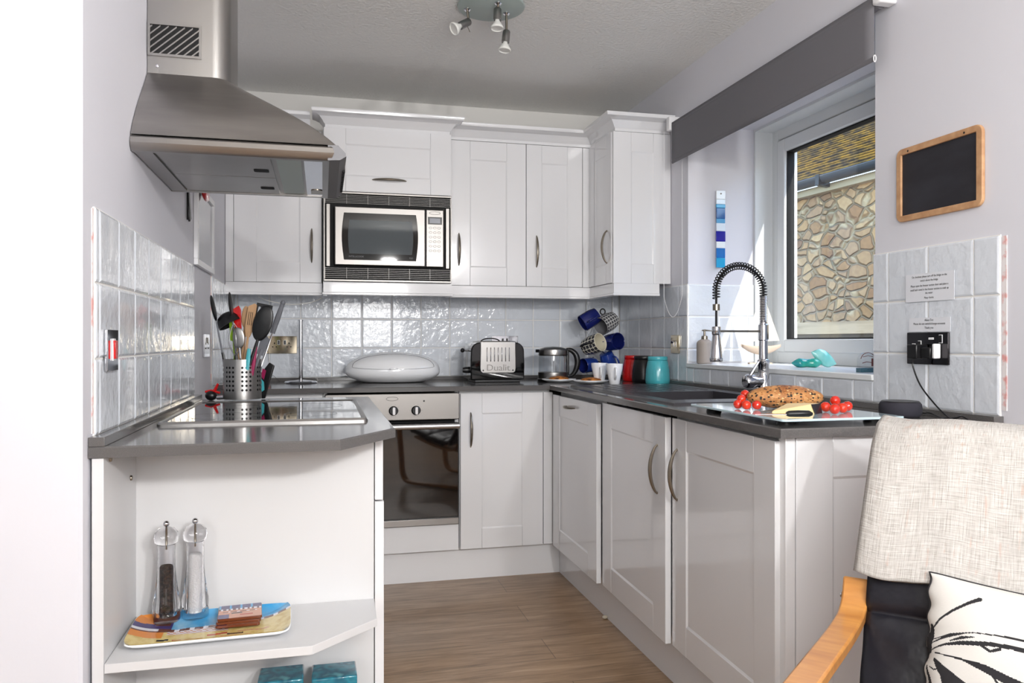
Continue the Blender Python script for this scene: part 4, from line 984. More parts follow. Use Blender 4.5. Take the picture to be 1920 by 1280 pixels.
# ladle
t, L = tool('ladle', 'black soup ladle with its bowl hanging over the left of the pot', 'ladle', 5, -10, 598, .0, .0)
handle(t, 'black', 0, L, .0045)
lm = Matrix.Translation((-.035, 0, L-.014)) @ Matrix.Rotation(math.radians(-24), 4, 'Y')
MB().lathe([(.042, -.026), (.0405, -.008), (.032, .008), (.018, .016), (0, .019), (0, .017), (.017, .014), (.030, .006), (.038, -.009), (.0395, -.026), (.042, -.026)], 28, M=lm).build('bowl', 'black', t)
t, L = tool('spatula', 'red silicone spatula head between ladle and wooden spoons', 'spatula', -6, -7, 585, .0, -.01)
handle(t, 'wood', 0, L-.06); blade(t, 'red', [(-.010, L-.075), (.012, L-.08), (.011, L-.015), (.004, L), (-.016, L-.012)], .006, 'head')
t, L = tool('spatula', 'lime green silicone spatula standing left in the pot', 'spatula', -10, -18, 608, .01, .0)
handle(t, 'lime', 0, L-.06, .0065); blade(t, 'lime', [(-.013, L-.075), (.010, L-.085), (.012, L-.005), (-.012, L)], .006, 'head')
t, L = tool('wooden_spoon', 'plain wooden spoon, left of the wooden tools', 'spoon', -4, 9, 587, .0, -.01)
handle(t, 'wood', 0, L-.06, .005); MB().ell((0, 0, L-.035), (.014, .005, .038), 16, 12).build('head', 'wood', t)
t, L = tool('wooden_spatula', 'wooden slotted spatula, tallest wooden tool in the pot', 'spatula', 0, 25, 581, -.02, -.035)
handle(t, 'wood', 0, L-.1, .005); blade(t, 'wood', [(-.008, L-.115), (.006, L-.115), (.014, L-.09), (.016, L-.004), (.008, L), (-.012, L-.012), (-.014, L-.08)], .005, 'head')
sl_ = MB()
for k in range(3): sl_.box(-.007+k*.006, -.0052+k*.006, -.0029, .0029, L-.075, L-.03)
sl_.build('slots', 'dark', t)
t, L = tool('whisk', 'wire balloon whisk with steel loops in the middle of the pot', 'whisk', -2, -8, 617, -.035, -.04)
handle(t, 'black', 0, .13, .006)
wk = MB()
for a in (0, 60, 120): 
    c_, s_ = math.cos(math.radians(a)), math.sin(math.radians(a))
    wk.tube([(c_*.022*math.sin(pi*k/14)*(1 if 1 else 0)*math.copysign(1, 1), s_*.022*math.sin(pi*k/14), .12+(L-.12)*k/14) for k in range(15)], .0009, 5)
    wk.tube([(-c_*.022*math.sin(pi*k/14), -s_*.022*math.sin(pi*k/14), .12+(L-.12)*k/14) for k in range(15)], .0009, 5)
wk.build('wire_loops', 'chrome', t)
t, L = tool('slotted_spoon', 'steel slotted spoon in the front of the pot', 'spoon', 8, 0, 626, -.03, -.045)
handle(t, 'black', 0, .10, .006); handle(t, 'chrome', .1, L-.05, .0028, 'shaft'); MB().ell((0, 0, L-.035), (.020, .004, .036), 18, 12).build('head', 'steel', t)
t, L = tool('fish_slice', 'black fish slice with open slots behind the big oval spoon', 'spatula', 2, 36, 581, .03, .035)
handle(t, 'black', 0, L-.1, .0055)
fs = MB()
for xx in (-.028, -.012, .004, .020): fs.box(xx, xx+.008, -.0015, .0015, L-.09, L-.008)
fs.box(-.028, .028, -.0015, .0015, L-.10, L-.086).box(-.028, .028, -.0015, .0015, L-.012, L); fs.build('head', 'black', t, bevel=.001)
t, L = tool('cooking_spoon', 'big black oval spoon leaning right in front of the pot', 'spoon', 4, 56, 588, -.04, -.05)
handle(t, 'black', 0, L-.11, .0055); MB().ell((0, 0, L-.058), (.032, .007, .062), 24, 14, pw=.85).build('head', 'black', t)
t, L = tool('spoon', 'tall grey silicone handle leaning right, highest on that side', 'spoon', 14, 72, 574, .02, .03)
handle(t, 'slate', L-.12, L-.008, .0088, 'handle', 1.0); MB().ell((0, 0, L-.010), (.0088, .0088, .010), 12, 8).build('handle_end', 'slate', t); handle(t, 'chrome', .0, L-.115, .0035, 'shaft')
t, L = tool('spatula', 'translucent grey spatula low on the right of the pot', 'spatula', 10, 50, 640, -.02, -.03)
handle(t, 'slate', 0, L-.05, .006); blade(t, 'slate', [(-.011, L-.07), (.011, L-.07), (.014, L-.01), (0, L), (-.014, L-.01)], .004, 'head')
t, L = tool('peeler', 'small peeler with teal grip at the right rim', 'peeler', 12, 22, 664, -.045, -.052)
handle(t, 'teal', .08, L, .007); handle(t, 'black', 0, .08, .005, 'lower_handle')
t, L = tool('pastry_brush', 'magenta handled brush behind the peeler', 'brush', 18, 32, 660, -.035, -.04)
handle(t, 'pink', .06, L, .007); handle(t, 'chrome', 0, .06, .004, 'ferrule')
# knife block standing behind the pot
q = at(503, 700, Y=3.0) if 0 else None
kp = at(497, 712, Y=2.86)
t = T('knife_sheath', 'slim black sheath with magenta and teal edges right behind the pot', 'knife sheath', (kp.x-.012, 2.868, ZK+.002), rz=-YAW)
MB().prism([(0, 0), (.012, 0), (.045, .115), (.028, .126), (.0, .09)], -.006, .006, 'y').build('sheath', 'black', t, bevel=.002)
MB().prism([(.0, .078), (.010, .066), (.018, .098), (.006, .106)], -.008, -.0055, 'y').build('pink_edge', 'pink', t)
MB().prism([(-.003, .02), (.012, .03), (.010, .058), (-.001, .072)], -.008, -.0055, 'y').build('teal_edge', 'teal', t)
# corkscrew
cp = at(399, 748, Z=ZK); cp = at(396, 740, Y=2.835)
t = T('corkscrew', 'red and black wing corkscrew lying by the wall behind the hob', 'corkscrew', (cp.x, 2.835, ZK), rz=-YAW)
MB().ell((0, 0, .017), (.020, .018, .017), 16, 10).build('body', 'black', t)
MB().tube([(0, 0, .022), (.012, 0, .034), (.024, -.002, .058)], [.006, .006, .004], 8).tube([(-.02, 0, .03), (.0, 0, .034), (.03, 0, .026)], .004, 8).build('lever', 'red', t, bevel=.0)
MB().tube([(.02, 0, .010), (.045, 0, .011)], .007, 12).build('barrel', 'chrome', t)
# white cable sagging under the wall cabinet
tag(MB().tube(smooth([(-.30, 3.95, 1.316), (-.25, 3.94, 1.296), (-.15, 3.93, 1.280), (-.05, 3.93, 1.292), (.0, 3.93, 1.316)]), .0022, 6).build('lighting_cable', 'cord'), 'thin white cable sagging under the left wall cabinet', 'cable')
# hanging tag by the sockets
t = T('luggage_tag', 'small red and black tag hanging on cord below back sockets', 'tag', at(505, 705, Y=4.05), local=True)
MB().box(-.010, .010, -.004, .004, -.010, .012).build('tag', 'black', t, bevel=.001); MB().box(-.006, .004, -.0052, -.004, -.005, .008).build('red_patch', 'red', t)
MB().tube([(0, 0, .012), (-.003, .03, .06), (-.012, .046, .13)], .0008, 5).tube([(0, 0, .012), (.02, .03, .0), (.05, .02, -.03)], .0008, 5).build('cord', 'black', t)

# ================================================================== SOCKETS AND SWITCHES
def plate(name, label, cat, c, w, h, rz, m='chrome'):
    t = T(name, label, cat, c, rz=rz, group=None, local=True)
    MB().prism(rrect(-w/2, w/2, -h/2, h/2, .002), -.006, 0, 'y').build('plate', m, t, bevel=.0012)
    return t
def pins(t, cx, m='dark'):
    MB().box(cx-.003, cx+.003, -.0068, -.0058, .004, .012).box(cx-.012, cx-.006, -.0068, -.0058, -.012, -.008).box(cx+.006, cx+.012, -.0068, -.0058, -.012, -.008).build('pin_holes', m, t)
def rocker(t, cx, cz, m='black', w=.010, h=.020):
    MB().box(cx-w/2-.0015, cx+w/2+.0015, -.0070, -.0055, cz-h/2-.0015, cz+h/2+.0015).build('switch_surround', 'white', t, bevel=.0005)
    MB().box(cx-w/2, cx+w/2, -.0085, -.0065, cz-h/2, cz+h/2).build('switch', m, t, bevel=.0008)
t = plate('double_socket', 'mirrored double socket on the back tiles behind kitchen roll pole', 'socket', (-.200, YB-.008, 1.083), .148, .088, 0, 'warmchrome')
for s_ in (-1, 1): pins(t, s_*.035); rocker(t, s_*.015, .012)
t = plate('double_socket', 'double socket on the back tiles half hidden behind the toaster', 'socket', (.960, YB-.008, 1.086), .148, .088, 0)
for s_ in (-1, 1): pins(t, s_*.035); rocker(t, s_*.012, .02)
t = plate('fused_switch', 'narrow chrome twin switch on the tiles left of the window', 'switch', (XR-.008, 3.39, 1.087), .088, .086, -pi/2, 'warmchrome')
for s_ in (-1, 1): rocker(t, s_*.012, 0, 'chrome', .008, .022)
t = plate('cooker_switch', 'chrome cooker switch with red rocker on left tiles', 'switch', (XL+.008, 1.770, 1.082), .086, .086, pi/2)
MB().box(-.010, .010, -.009, -.006, -.022, .024).build('switch_surround', 'white', t, bevel=.001)
MB().prism([(-.008, -.018), (.008, -.018), (.010, .020), (-.010, .020)], -.013, -.008, 'y').build('rocker', 'red', t, bevel=.001)
t = plate('double_socket', 'mirrored double socket on plain left wall beyond the hob', 'socket', (XL+.001, 3.18, 1.084), .148, .088, pi/2, 'chrome')
for s_ in (-1, 1): pins(t, s_*.035); rocker(t, s_*.012, .02)
t = plate('double_socket', 'black nickel double socket with charger plugged in by the armchair', 'socket', (XR-.008, 1.812, 1.081), .150, .088, -pi/2, 'black')
M['bnick'] = mat('black_nickel', (70, 68, 70), .07, metal=1)
t.children[0].data.materials[0] = M['bnick']
rocker(t, -.048, .002); rocker(t, -.026, .010); rocker(t, .050, .026); 
MB().box(.008, .026, -.008, -.006, .024, .030).build('usb_port', 'white', t, bevel=.0005)
chg = T('phone_charger', 'black plug-in charger in the socket by the armchair', 'charger', (XR-.014, 1.812, 1.072), rz=-pi/2)
MB().box(-.030, .006, -.040, -.001, -.020, .020).box(.006, .040, -.026, -.001, -.018, .012).build('body', 'black', chg, bevel=.003)
MB().box(.042, .052, -.022, -.001, -.018, .022).build('cable_clip', 'white', chg, bevel=.003)
# notices
t = T('notice_card', 'laminated notice about fridge switch, upper of the two on tiles', 'notice', (XR-.0095, 1.808, 1.25), rz=-pi/2, group='laminated notices')
MB().box(-.088, .088, -.001, 0, -.039, .039).build('card', 'paper', t)
for i, (s_, z) in enumerate((('On checkout please turn off the fridge on the', .030), ('switch above the fridge', .019), ('Please open the freezer section door and place a', .005), ('small bath towel in the freezer section to soak up', -.006), ('the water', -.016), ('Many thanks', -.029))):
    text('lettering', s_, .0083, 'black', t, (0, -.0012, z), RX, ext=.0001, sx=.83)
t = T('notice_card', 'small laminated notice directly above the black double socket', 'notice', (XR-.0095, 1.808, 1.147), rz=-pi/2, group='laminated notices')
MB().box(-.075, .075, -.001, 0, -.020, .019).build('card', 'paper', t)
for s_, z in (('Alexa Dot', .012), ('Please do not switch/change accounts', .002), ('Thank you', -.009)): text('lettering', s_, .0088, 'black', t, (0, -.0012, z), RX, ext=.0001, sx=.86)
# chalkboard
t = T('chalkboard', 'small blank chalkboard in worn oak frame on right wall', 'chalkboard', (XR-.001, 1.782, 1.548), rz=-pi/2)
w, h = .152, .105
fo = rrect(-w, w, -h, h, .022, 6); fi = rrect(-w+.020, w-.020, -h+.018, h-.018, .0005, 6); n = len(fo)
fm = MB()
for y in (-.010, 0): fm.v += [Vector((a, y, b)) for a, b in fo+fi]
for i in range(n):
    j = (i+1) % n
    for f_ in ((i, j, n+j, n+i), (2*n+i, 3*n+i, 3*n+j, 2*n+j), (i, 2*n+i, 2*n+j, j), (n+i, n+j, 3*n+j, 3*n+i)): fm.f.append(list(f_)); fm.m.append(0)
fm.build('frame', 'frame', t, bevel=.002, ang=50)
MB().box(-w+.018, w-.018, -.005, -.002, -h+.016, h-.016).build('slate_panel', 'chalk', t)
hl = MB()
for x in (-.105, .095): hl.ell((x, -.0102, h-.011), (.003, .0012, .003), 8, 6)
hl.build('screw_holes', 'dark', t)
# notice frame and straps on the left wall
t = T('framed_notice', 'white framed notice under glass on left wall beyond the hood', 'picture frame', (XL, 3.112, 1.515), rz=pi/2)
frx = MB(); w, h = .215, .147
frx.box(-w, w, -.016, -.001, h-.022, h).box(-w, w, -.016, -.001, -h, -h+.022).box(-w, -w+.022, -.016, -.001, -h+.022, h-.022).box(w-.022, w, -.016, -.001, -h+.022, h-.022).build('frame', 'white', t, bevel=.002)
MB().box(-w+.02, w-.02, -.006, -.002, -h+.02, h-.02).build('sheet', 'paper', t); MB().box(-w+.02, w-.02, -.009, -.008, -h+.02, h-.02).build('glazing', 'clear', t)
t = T('hanging_strap', 'black fabric strap dangling on left wall just below the hood', 'strap', (XL+.004, 2.76, 1.60), rz=pi/2)
MB().prism([(-.012, .03), (.010, .03), (.055, -.085), (.030, -.098), (.004, -.02)], -.003, -.001, 'y').tube([(-.006, -.002, .03), (-.02, -.002, -.03), (-.01, -.002, -.075), (.012, -.002, -.100)], .0022, 6).build('strap', 'black', t)
MB().tube([(-.022, -.003, .05), (-.022, -.003, -.10)], .0035, 8).build('cord', 'dark', t)
t = T('red_cloth', 'tip of a red cloth peeping out under the cooker hood', 'cloth', (XL+.02, 3.02, 1.64), rz=pi/2)
MB().ell((0, -.004, 0), (.07, .010, .030), 16, 10, pw=.8).build('cloth', 'red', t)

# ================================================================== WINDOW SILL
ZS = WZ0+.015
t = T('soap_dispenser', 'ribbed taupe stoneware soap dispenser with steel pump on sill', 'soap dispenser', at(1321, 680, X=1.668).to_2d().to_3d()+Vector((0, 0, ZS)), rz=-YAW)
pf_ = [(0, 0), (.030, 0), (.034, .004)]
for i in range(14): z = .008+i*.006; pf_ += [(.0352, z), (.0348, z+.003)]
pf_ += [(.0345, .094), (.030, .102), (.020, .108), (.0145, .110), (0, .110)]
MB().lathe(pf_, 40).build('bottle', 'stone_pot', t, ang=60)
MB().lathe([(0, .110), (.0145, .110), (.0135, .124), (.010, .126), (.005, .127), (.005, .146), (.0075, .147), (.0075, .150), (0, .151)], 24).build('pump_collar', 'nickel', t)
MB().tube([(-.012, 0, .149), (0, 0, .1505), (.03, 0, .148), (.042, 0, .144)], [.003, .004, .0028, .0022], 8).build('spout', 'nickel', t)
# wooden sailing boat
M['bleach'] = mat('bleached_driftwood', (206, 186, 166), .7); M['sail'] = mat('linen_sail', (232, 226, 212), .9)
t = T('model_yacht', 'pale wooden model yacht with cloth sails behind the tap', 'model boat', (1.90, 3.11, ZS), rz=-YAW)
MB().box(-.055, .045, -.016, .016, 0, .006).tube([(-.005, 0, .005), (-.005, 0, .045)], .003, 8).build('stand', 'bleach', t)
hull = MB()
def hf(u, v):
    x = -.088+.176*u; wd = .020*math.sin(pi*min(1, max(0, u*.92+.08)))**.7; a = pi*v
    return (x, -wd*math.cos(a), .078-.036*math.sin(a)*math.sin(pi*(u*.86+.07))**.8+.010*abs(u-.5)**2*4)
hull.grid(hf, 20, 10).build('hull', 'bleach', t, solid=.002)
MB().prism([(-.085, 0), (-.03, -.018), (.04, -.017), (.087, 0), (.04, .017), (-.03, .018)], .078, .080).build('deck', 'bleach', t)
MB().tube([(.0, 0, .078), (.0, 0, .33)], [.0026, .0014], 8).build('mast', 'bleach', t)
MB().prism([(.006, .10), (.082, .104), (.008, .315)], -.001, .001, 'y').build('mainsail', 'sail', t)
MB().prism([(-.006, .285), (-.078, .094), (-.008, .104)], -.001, .001, 'y').build('jib', 'sail', t)
# glass birds
def bird(label, loc, rz, sc, m, lie=True):
    t = T('glass_ornament', label, 'ornament', loc, rz=rz, group='turquoise glass ornaments'); t.scale = (sc,)*3
    if lie:
        def g(u, v):
            x = -.06+.12*u; r = .021*math.sin(pi*u)**.75*(1+.25*math.sin(3*pi*u)); a = 2*pi*v
            return (x, r*1.1*math.cos(a), .017+max(-.017, r*math.sin(a)*(1.0)))
    else:
        def g(u, v):
            x = -.045+.07*u; r = .020*math.sin(pi*(u*.94+.03))**.7; a = 2*pi*v
            return (x+.010*math.sin(a), r*math.cos(a)*.7, max(0, .055-.048*u+r*math.sin(a)*1.1))
    MB().grid(g, 24, 16).build('glass', m, t, weld=True, ang=50)
p = at(1513, 680, X=1.82); bird('deep turquoise glass ornament lying on the sill', (p.x, p.y, ZS), -YAW-.1, .98, 'gem')
p = at(1550, 680, X=1.90); bird('pale aqua glass ornament with upright tail on the sill', (p.x, p.y, ZS), -YAW+.1, 1.15, 'gem2', False)
p = at(1524, 680, X=1.90); 
# arched glass block with picture
p = at(1624, 690, X=1.72)
t = T('glass_block', 'arched glass block with etched picture at right end of sill', 'ornament', (p.x, p.y, ZS), rz=-YAW+.15)
prof = [(-.026, .014), (.026, .014), (.026, .045)]+arc(0, .038, .026, 15, 165, 10)+[(-.026, .045)]
MB().prism(prof, -.010, .010, 'y').build('block', 'clear', t, bevel=.0015)
M['etch'] = mat('etched_motif', (120, 70, 64), .6)
et = MB().tube([(-.02, -.0105, .030), (-.005, -.0105, .034), (.018, -.0105, .031)], .0012, 5).tube([(-.018, -.0105, .05), (0, -.0105, .054), (.018, -.0105, .05)], .001, 5).box(.012, .02, -.011, -.010, .02, .045).tube([(a, -.0105, b) for a, b in prof[2:]], .0012, 5)
et.build('etching', 'etch', t)
M['pebble'] = mat('blue_glass_chips', (70, 110, 124), .2, bump=(300, 1, .003))
MB().box(-.028, .028, -.013, .013, 0, .014).build('base', 'pebble', t, bevel=.001)
# fused glass hanging on the far reveal
t = T('fused_glass_hanging', 'narrow strip of blue and white fused glass on the window reveal', 'wall hanging', (at(1351, 410, Y=3.26).x, 3.262, 1.59), local=True)
bands = [((238, 240, 240), .205, .165, 0), ((222, 232, 240), .165, .142, 0), ((20, 150, 200), .142, .125, 1), ((20, 84, 150), .125, .075, 1), ((90, 160, 206), .075, .055, 1), ((222, 232, 242), .055, .018, 0), ((26, 20, 150), .018, -.030, 1), ((236, 242, 246), -.030, -.060, 0), ((14, 110, 190), -.060, -.105, 1), ((20, 160, 214), -.105, -.150, 1)]
for i, (c_, z1, z0, k) in enumerate(bands):
    m = mat('fused_glass_%s' % i, c_, .08, coat=.6)
    w_ = .0225+random.uniform(-.001, .001)
    MB().box(-w_, w_, -.006, 0, z0, z1).build('glass_band', m, t, bevel=.002)
MB().lathe([(0, 0), (.0035, 0), (.0025, -.004), (0, -.005)], 12, M=Matrix.Translation((0, -.006, .19)) @ Matrix.Rotation(-pi/2, 4, 'X')).build('screw', 'nickel', t)

# ================================================================== CHOPPING BOARD GROUP
ZBT = .9165
t = T('glass_chopping_board', 'pale blue glass board on black feet at the worktop end', 'chopping board', (1.22, 1.865, ZW1))
bd = rrect(1.052, 1.392, 1.628, 2.108, .012, 5)
MB().prism(bd, ZBT-.006, ZBT).build('glass_panel', 'glassboard', t, bevel=.0012)
for (x, y) in ((1.10, 1.69), (1.345, 1.69), (1.10, 2.05), (1.345, 2.05)):
    MB().lathe([(0, 0), (.022, 0), (.019, .0125), (0, .0125)], 20, c=(x, y, ZW1)).build('foot', 'black', t)
bp = at(1472, 752, d=2.13)
t = T('seeded_loaf', 'seeded brown bread loaf on the glass board', 'bread', (bp.x, bp.y, ZBT), rz=-YAW)
def lf(u, v):
    x = -.104+.208*u; k = math.sin(pi*u)**.42; a = 2*pi*v
    r = 1+.05*noise.noise(Vector((x*30, math.cos(a)*1.3, math.sin(a)*1.3)))
    return (x, .046*k*math.cos(a)*r, .030+.034*k*math.sin(a)*r*(1.02-.12*(u-.4)) if math.sin(a) > 0 else .030+.0295*k*math.sin(a))
MB().grid(lf, 60, 36).build('loaf', 'bread', t, weld=True, ang=70)
# cheese wedge, a near-black slab along its right flank
cp = at(1492, 762, Z=ZBT); cp = at(1492, 768, d=1.99)
t = T('cheese_wedge', 'pale yellow cheese wedge with dark flank before the loaf', 'cheese', (cp.x, cp.y, ZBT), rz=-YAW)
w3 = [(-.066, -.012), (.040, -.020), (.068, .014), (.052, .030), (-.004, .030)]
w3t = [(-.064, -.008), (.036, -.004), (.066, .018), (.040, .034), (-.010, .034)]
n = 5; MB().add([(a, b, .0) for a, b in w3]+[(a, b, .007 if i == 0 else .024) for i, (a, b) in enumerate(w3t)], [list(range(n))[::-1], list(range(n, 2*n))]+[(i, (i+1) % n, n+(i+1) % n, n+i) for i in range(n)]).build('cheese', 'cheese', t, bevel=.002)
MB().add([(.041, -.0215, 0), (.070, .013, 0), (.068, .0175, .0235), (.037, -.0055, .0235), (.044, -.0225, 0), (.073, .012, 0), (.070, .0165, .0235), (.040, -.007, .0235)], [(0, 1, 2, 3), (4, 7, 6, 5), (0, 4, 5, 1), (3, 2, 6, 7), (0, 3, 7, 4), (1, 5, 6, 2)]).build('flank', 'leather', t)
# knife
kp = at(1498, 779, Z=ZBT+.005)
t = T('table_knife', 'knife with black handle lying in front of the cheese', 'knife', (kp.x, kp.y, ZBT+.001), rz=-YAW-.04)
MB().tube([(-.030, 0, .008), (-.024, 0, .0085), (0, 0, .009), (.024, 0, .009), (.032, 0, .008)], [.005, .0078, .0086, .0082, .004], 14, up=(0, 1, 0), flat=.95).build('handle', 'black', t, ang=50)
MB().prism([(-.028, -.004), (-.105, -.003), (-.085, .009), (-.028, .008)], .006, .0072).build('blade', 'chrome', t)
# tomatoes
TL = [(1397, 739, 2.17), (1390, 748, 2.13), (1383.5, 757.5, 2.10), (1399.5, 759, 2.05), (1419, 759, 2.04), (1566, 751, 2.03), (1548, 762.5, 1.99), (1565, 766.5, 1.95), (1580, 764.5, 1.97), (1589, 761, 2.01)]
tl_lab = ['cherry tomato highest in the left cluster beside the loaf', 'cherry tomato second highest in the left cluster', 'cherry tomato at the far left of the left cluster', 'cherry tomato front middle of the left cluster', 'oval cherry tomato at the right of the left cluster', 'cherry tomato on top of the right cluster', 'cherry tomato at the left of the right cluster', 'cherry tomato frontmost in the right cluster', 'orange-red tomato between front and right ones of right cluster', 'cherry tomato at the far right of the right cluster']
for i, ((px, py, d_), lb) in enumerate(zip(TL, tl_lab)):
    p = at(px, py, d=d_); r = .0132 if i < 5 else .0138
    low = i not in (0, 1, 5)
    if low:   # resting on the board: slide along the view ray until it touches
        p = at(px, py, Z=ZBT+r)
    t = T('cherry_tomato', lb, 'tomato', p, group='cherry tomatoes left of the loaf' if i < 5 else 'cherry tomatoes right of the cheese', local=True)
    t.rotation_euler = (random.uniform(-.6, .6), random.uniform(-.6, .6), random.uniform(0, 6))
    MB().lathe([(0, -.98*r), (.5*r, -.86*r), (.88*r, -.45*r), (r, .02*r), (.88*r, .5*r), (.5*r, .86*r), (.12*r, .95*r), (0, .90*r)], 20).build('fruit', 'tomato', t, ang=80, sub=1)
    MB().lathe([(0, .90*r), (.14*r, .98*r), (0, 1.02*r)], 8).build('stalk_scar', 'stalk', t)
# smart speaker
t = T('smart_speaker', 'small round charcoal fabric speaker on the worktop end', 'speaker', (1.512, 1.79, ZW1), local=True)
M['knit'] = mat('charcoal_knit', (44, 43, 52), .85, bump=(500, .3, .001))
MB().lathe([(0, 0), (.044, 0), (.050, .004), (.053, .012), (.0535, .024), (.052, .034), (.048, .040)], 44).build('fabric_body', 'knit', t, ang=60)
MB().lathe([(.048, .040), (.046, .0425), (.040, .0415), (0, .041)], 44).build('top_ring', 'black', t, ang=60)
cb = T('charging_cable', 'thin black cable from charger down to the worktop and speaker', 'cable', (XR-.05, 1.8, ZW1))
c1 = smooth([(XR-.045, 1.826, 1.050), (XR-.046, 1.826, 1.03), (XR-.045, 1.80, .98), (XR-.05, 1.745, .935), (XR-.06, 1.70, .912), (XR-.07, 1.665, .902), (XR-.08, 1.62, .901), (XR-.085, 1.585, .900)])
c2 = smooth([(1.566, 1.782, .912), (1.585, 1.765, .908), (1.575, 1.72, .901), (1.565, 1.69, .9012), (1.575, 1.665, .905), (1.562, 1.635, .912), (1.56, 1.605, .902), (1.555, 1.59, .901)])
MB().tube(c1, .0021, 8).tube(c2, .0021, 8).build('wire', 'black', cb)
MB().tube([(1.560, 1.786, .911), (1.578, 1.771, .909)], .0042, 8).build('plug', 'black', cb)

# ================================================================== OPEN SHELF CONTENT
ZH = .477
M['p_sky'] = mat('print_sky', (66, 158, 214), .15, coat=.4, vary=(14, (150, 200, 228), .45, .75)); M['p_sand'] = mat('print_sand', (226, 206, 140), .15, coat=.4, vary=(60, (206, 178, 104), .45, .65))
M['p_or'] = mat('print_orange', (222, 138, 62), .15, coat=.4); M['p_br'] = mat('print_brown', (110, 62, 50), .15, coat=.4); M['p_pu'] = mat('print_purple', (74, 66, 120), .15, coat=.4)
M['p_wh'] = mat('print_white', (226, 228, 236), .15, coat=.4); M['p_red'] = mat('print_red', (178, 62, 34), .15, coat=.4); M['p_dk'] = mat('print_dark', (40, 40, 46), .15, coat=.4); M['p_pk'] = mat('print_pink', (206, 150, 124), .15, coat=.4)
PR_ = ['p_sand', 'p_sky', 'p_or', 'p_br', 'p_pu', 'p_wh', 'p_red', 'p_dk', 'p_pk', 'ceramic']
def tray_print(u, v):
    # u left..right, v front..back
    w = .018*math.sin(u*17)+.01*math.sin(u*41)
    if u < .13 and v > .66: return 2 if v+w > .8 else 4
    if u < .2 and .56 < v < .64: return 5 if u < .16 else 3
    if u < .22 and v > .74: return 3
    if u < .24 and v > .52: return 4 if v > .62 else 3
    if u < .20 and v > .33+w: return 2
    coast = .60+w if u < .72 else .60-(.72-u)*.9+w
    if v > coast+.02: return 1
    if v > coast-.05: return 3 if (int(u*34) % 3) else 5
    if .22 < u < .60 and v > .42: return 8 if (int(u*50)+int(v*30)) % 2 else 5
    for a, b, c_, d_, k in ((.27, .47, .17, .24, 6), (.18, .25, .24, .29, 7), (.48, .60, .30, .35, 6), (.60, .70, .27, .31, 7), (.12, .26, .14, .18, 5), (.56, .78, .20, .23, 6), (.66, .86, .34, .37, 8)):
        if a < u < b and c_ < v+w*.6 < d_: return k
    return 0
A = at(236, 1200, Z=.484); B_ = at(541, 1150, Z=.495)
ty0, ty1 = 1.690, 1.872; tx0, tx1 = -.392, -.068
t = T('serving_tray', 'painted melamine tray with beach scene on the open shelf', 'tray', ((tx0+tx1)/2, (ty0+ty1)/2, ZH), rz=0, local=True)
W_, D_ = (tx1-tx0)/2, (ty1-ty0)/2
def trp(u, v, off=0):
    x, y = 2*u-1, 2*v-1
    # square to rounded rectangle
    X = x*W_*(1-.045*abs(y)**6); Y = y*D_*(1-.06*abs(x)**10)
    e = max(abs(x)**5, abs(y)**5*.9); return (X, Y, .004+.017*min(1, e)+off)
MB().grid(lambda u, v: trp(u, v), 130, 80, tray_print).build('painted_surface', PR_, t, ang=70)
MB().grid(lambda u, v: (trp(u, v)[0]*1.004, trp(u, v)[1]*1.006, trp(u, v)[2]-.0032), 60, 30).build('underside', 'ceramic', t, solid=.003, ang=70)
t.rotation_euler = (0, 0, .035)
def mill(label, x, y, fill, lvl, nm):
    t = T(nm, label, 'grinder', (x, y, ZH+.0095), local=True, group=None)
    out = [(0, 0), (.0275, 0), (.029, .004), (.0285, .016), (.0262, .020), (.0280, .026), (.0285, .040), (.0262, .048), (.0245, .062), (.0205, .090), (.0185, .120), (.0182, .150), (.0190, .168)]
    inn = [(.0155, .168), (.0150, .05), (.0165, .010), (0, .010)]
    MB().lathe(out+inn, 36).build('acrylic_body', 'acryl', t, ang=40)
    MB().lathe([(0, .0105), (.0148, .0105), (.0142, .05), (.0142, lvl), (.012, lvl+.003), (0, lvl+.002)], 28).build('filling', fill, t, ang=60)
    MB().lathe([(0, .170), (.0205, .170), (.0245, .174), (.0255, .182), (.0235, .194), (.0160, .203), (.006, .206), (0, .206)], 36).build('top_cap', 'acryl', t, ang=40)
    MB().lathe([(0, .156), (.0018, .156), (.0018, .2065), (0, .2065)], 10).build('spindle', 'nickel', t)
    MB().ell((0, 0, .2125), .0068, 18, 12).build('knob', 'chrome', t)
p = at(312, 1162, Z=ZH+.01); mill('clear acrylic pepper mill filled with dark peppercorns', p.x, p.y, 'pepper', .118, 'pepper_mill')
p = at(366, 1154, Z=ZH+.01); mill('clear acrylic salt mill filled with white sea salt', p.x, p.y, 'salt', .138, 'salt_mill')
p = at(449, 1160, Z=ZH+.012)
M['lacq'] = mat('brown_lacquer', (104, 48, 24), .2, coat=.5)
for i in range(3):
    t = T('coaster', ('painted coaster, %s of the stack on the tray' % ('bottom', 'middle', 'topmost')[i]), 'coaster', (p.x+.001*i-.001, p.y+.004+.0012*(i % 2), ZH+.0082+i*.0072), rz=.02+.03*i, group='stacked coasters')
    MB().prism(rrect(-.046, .046, -.044, .044, .006), 0, .006).build('base', 'lacq', t, bevel=.001)
    def cp_(u, v):
        if v > .72: return 4 if (int(u*20) % 5) else 1
        if v > .60: return 5 if int(u*18) % 2 else 3
        if .3 < u < .55 and .32 < v < .40: return 7
        if .5 < u < .8 and .18 < v < .26: return 6
        if u < .25 and v < .3: return 4
        if .1 < u < .9 and .44 < v < .5: return 3 if int(u*14) % 3 else 5
        return 8
    MB().grid(lambda u, v: (-.0445+.089*u, -.0425+.085*v, .0062), 40, 40, cp_).build('picture', PR_, t)
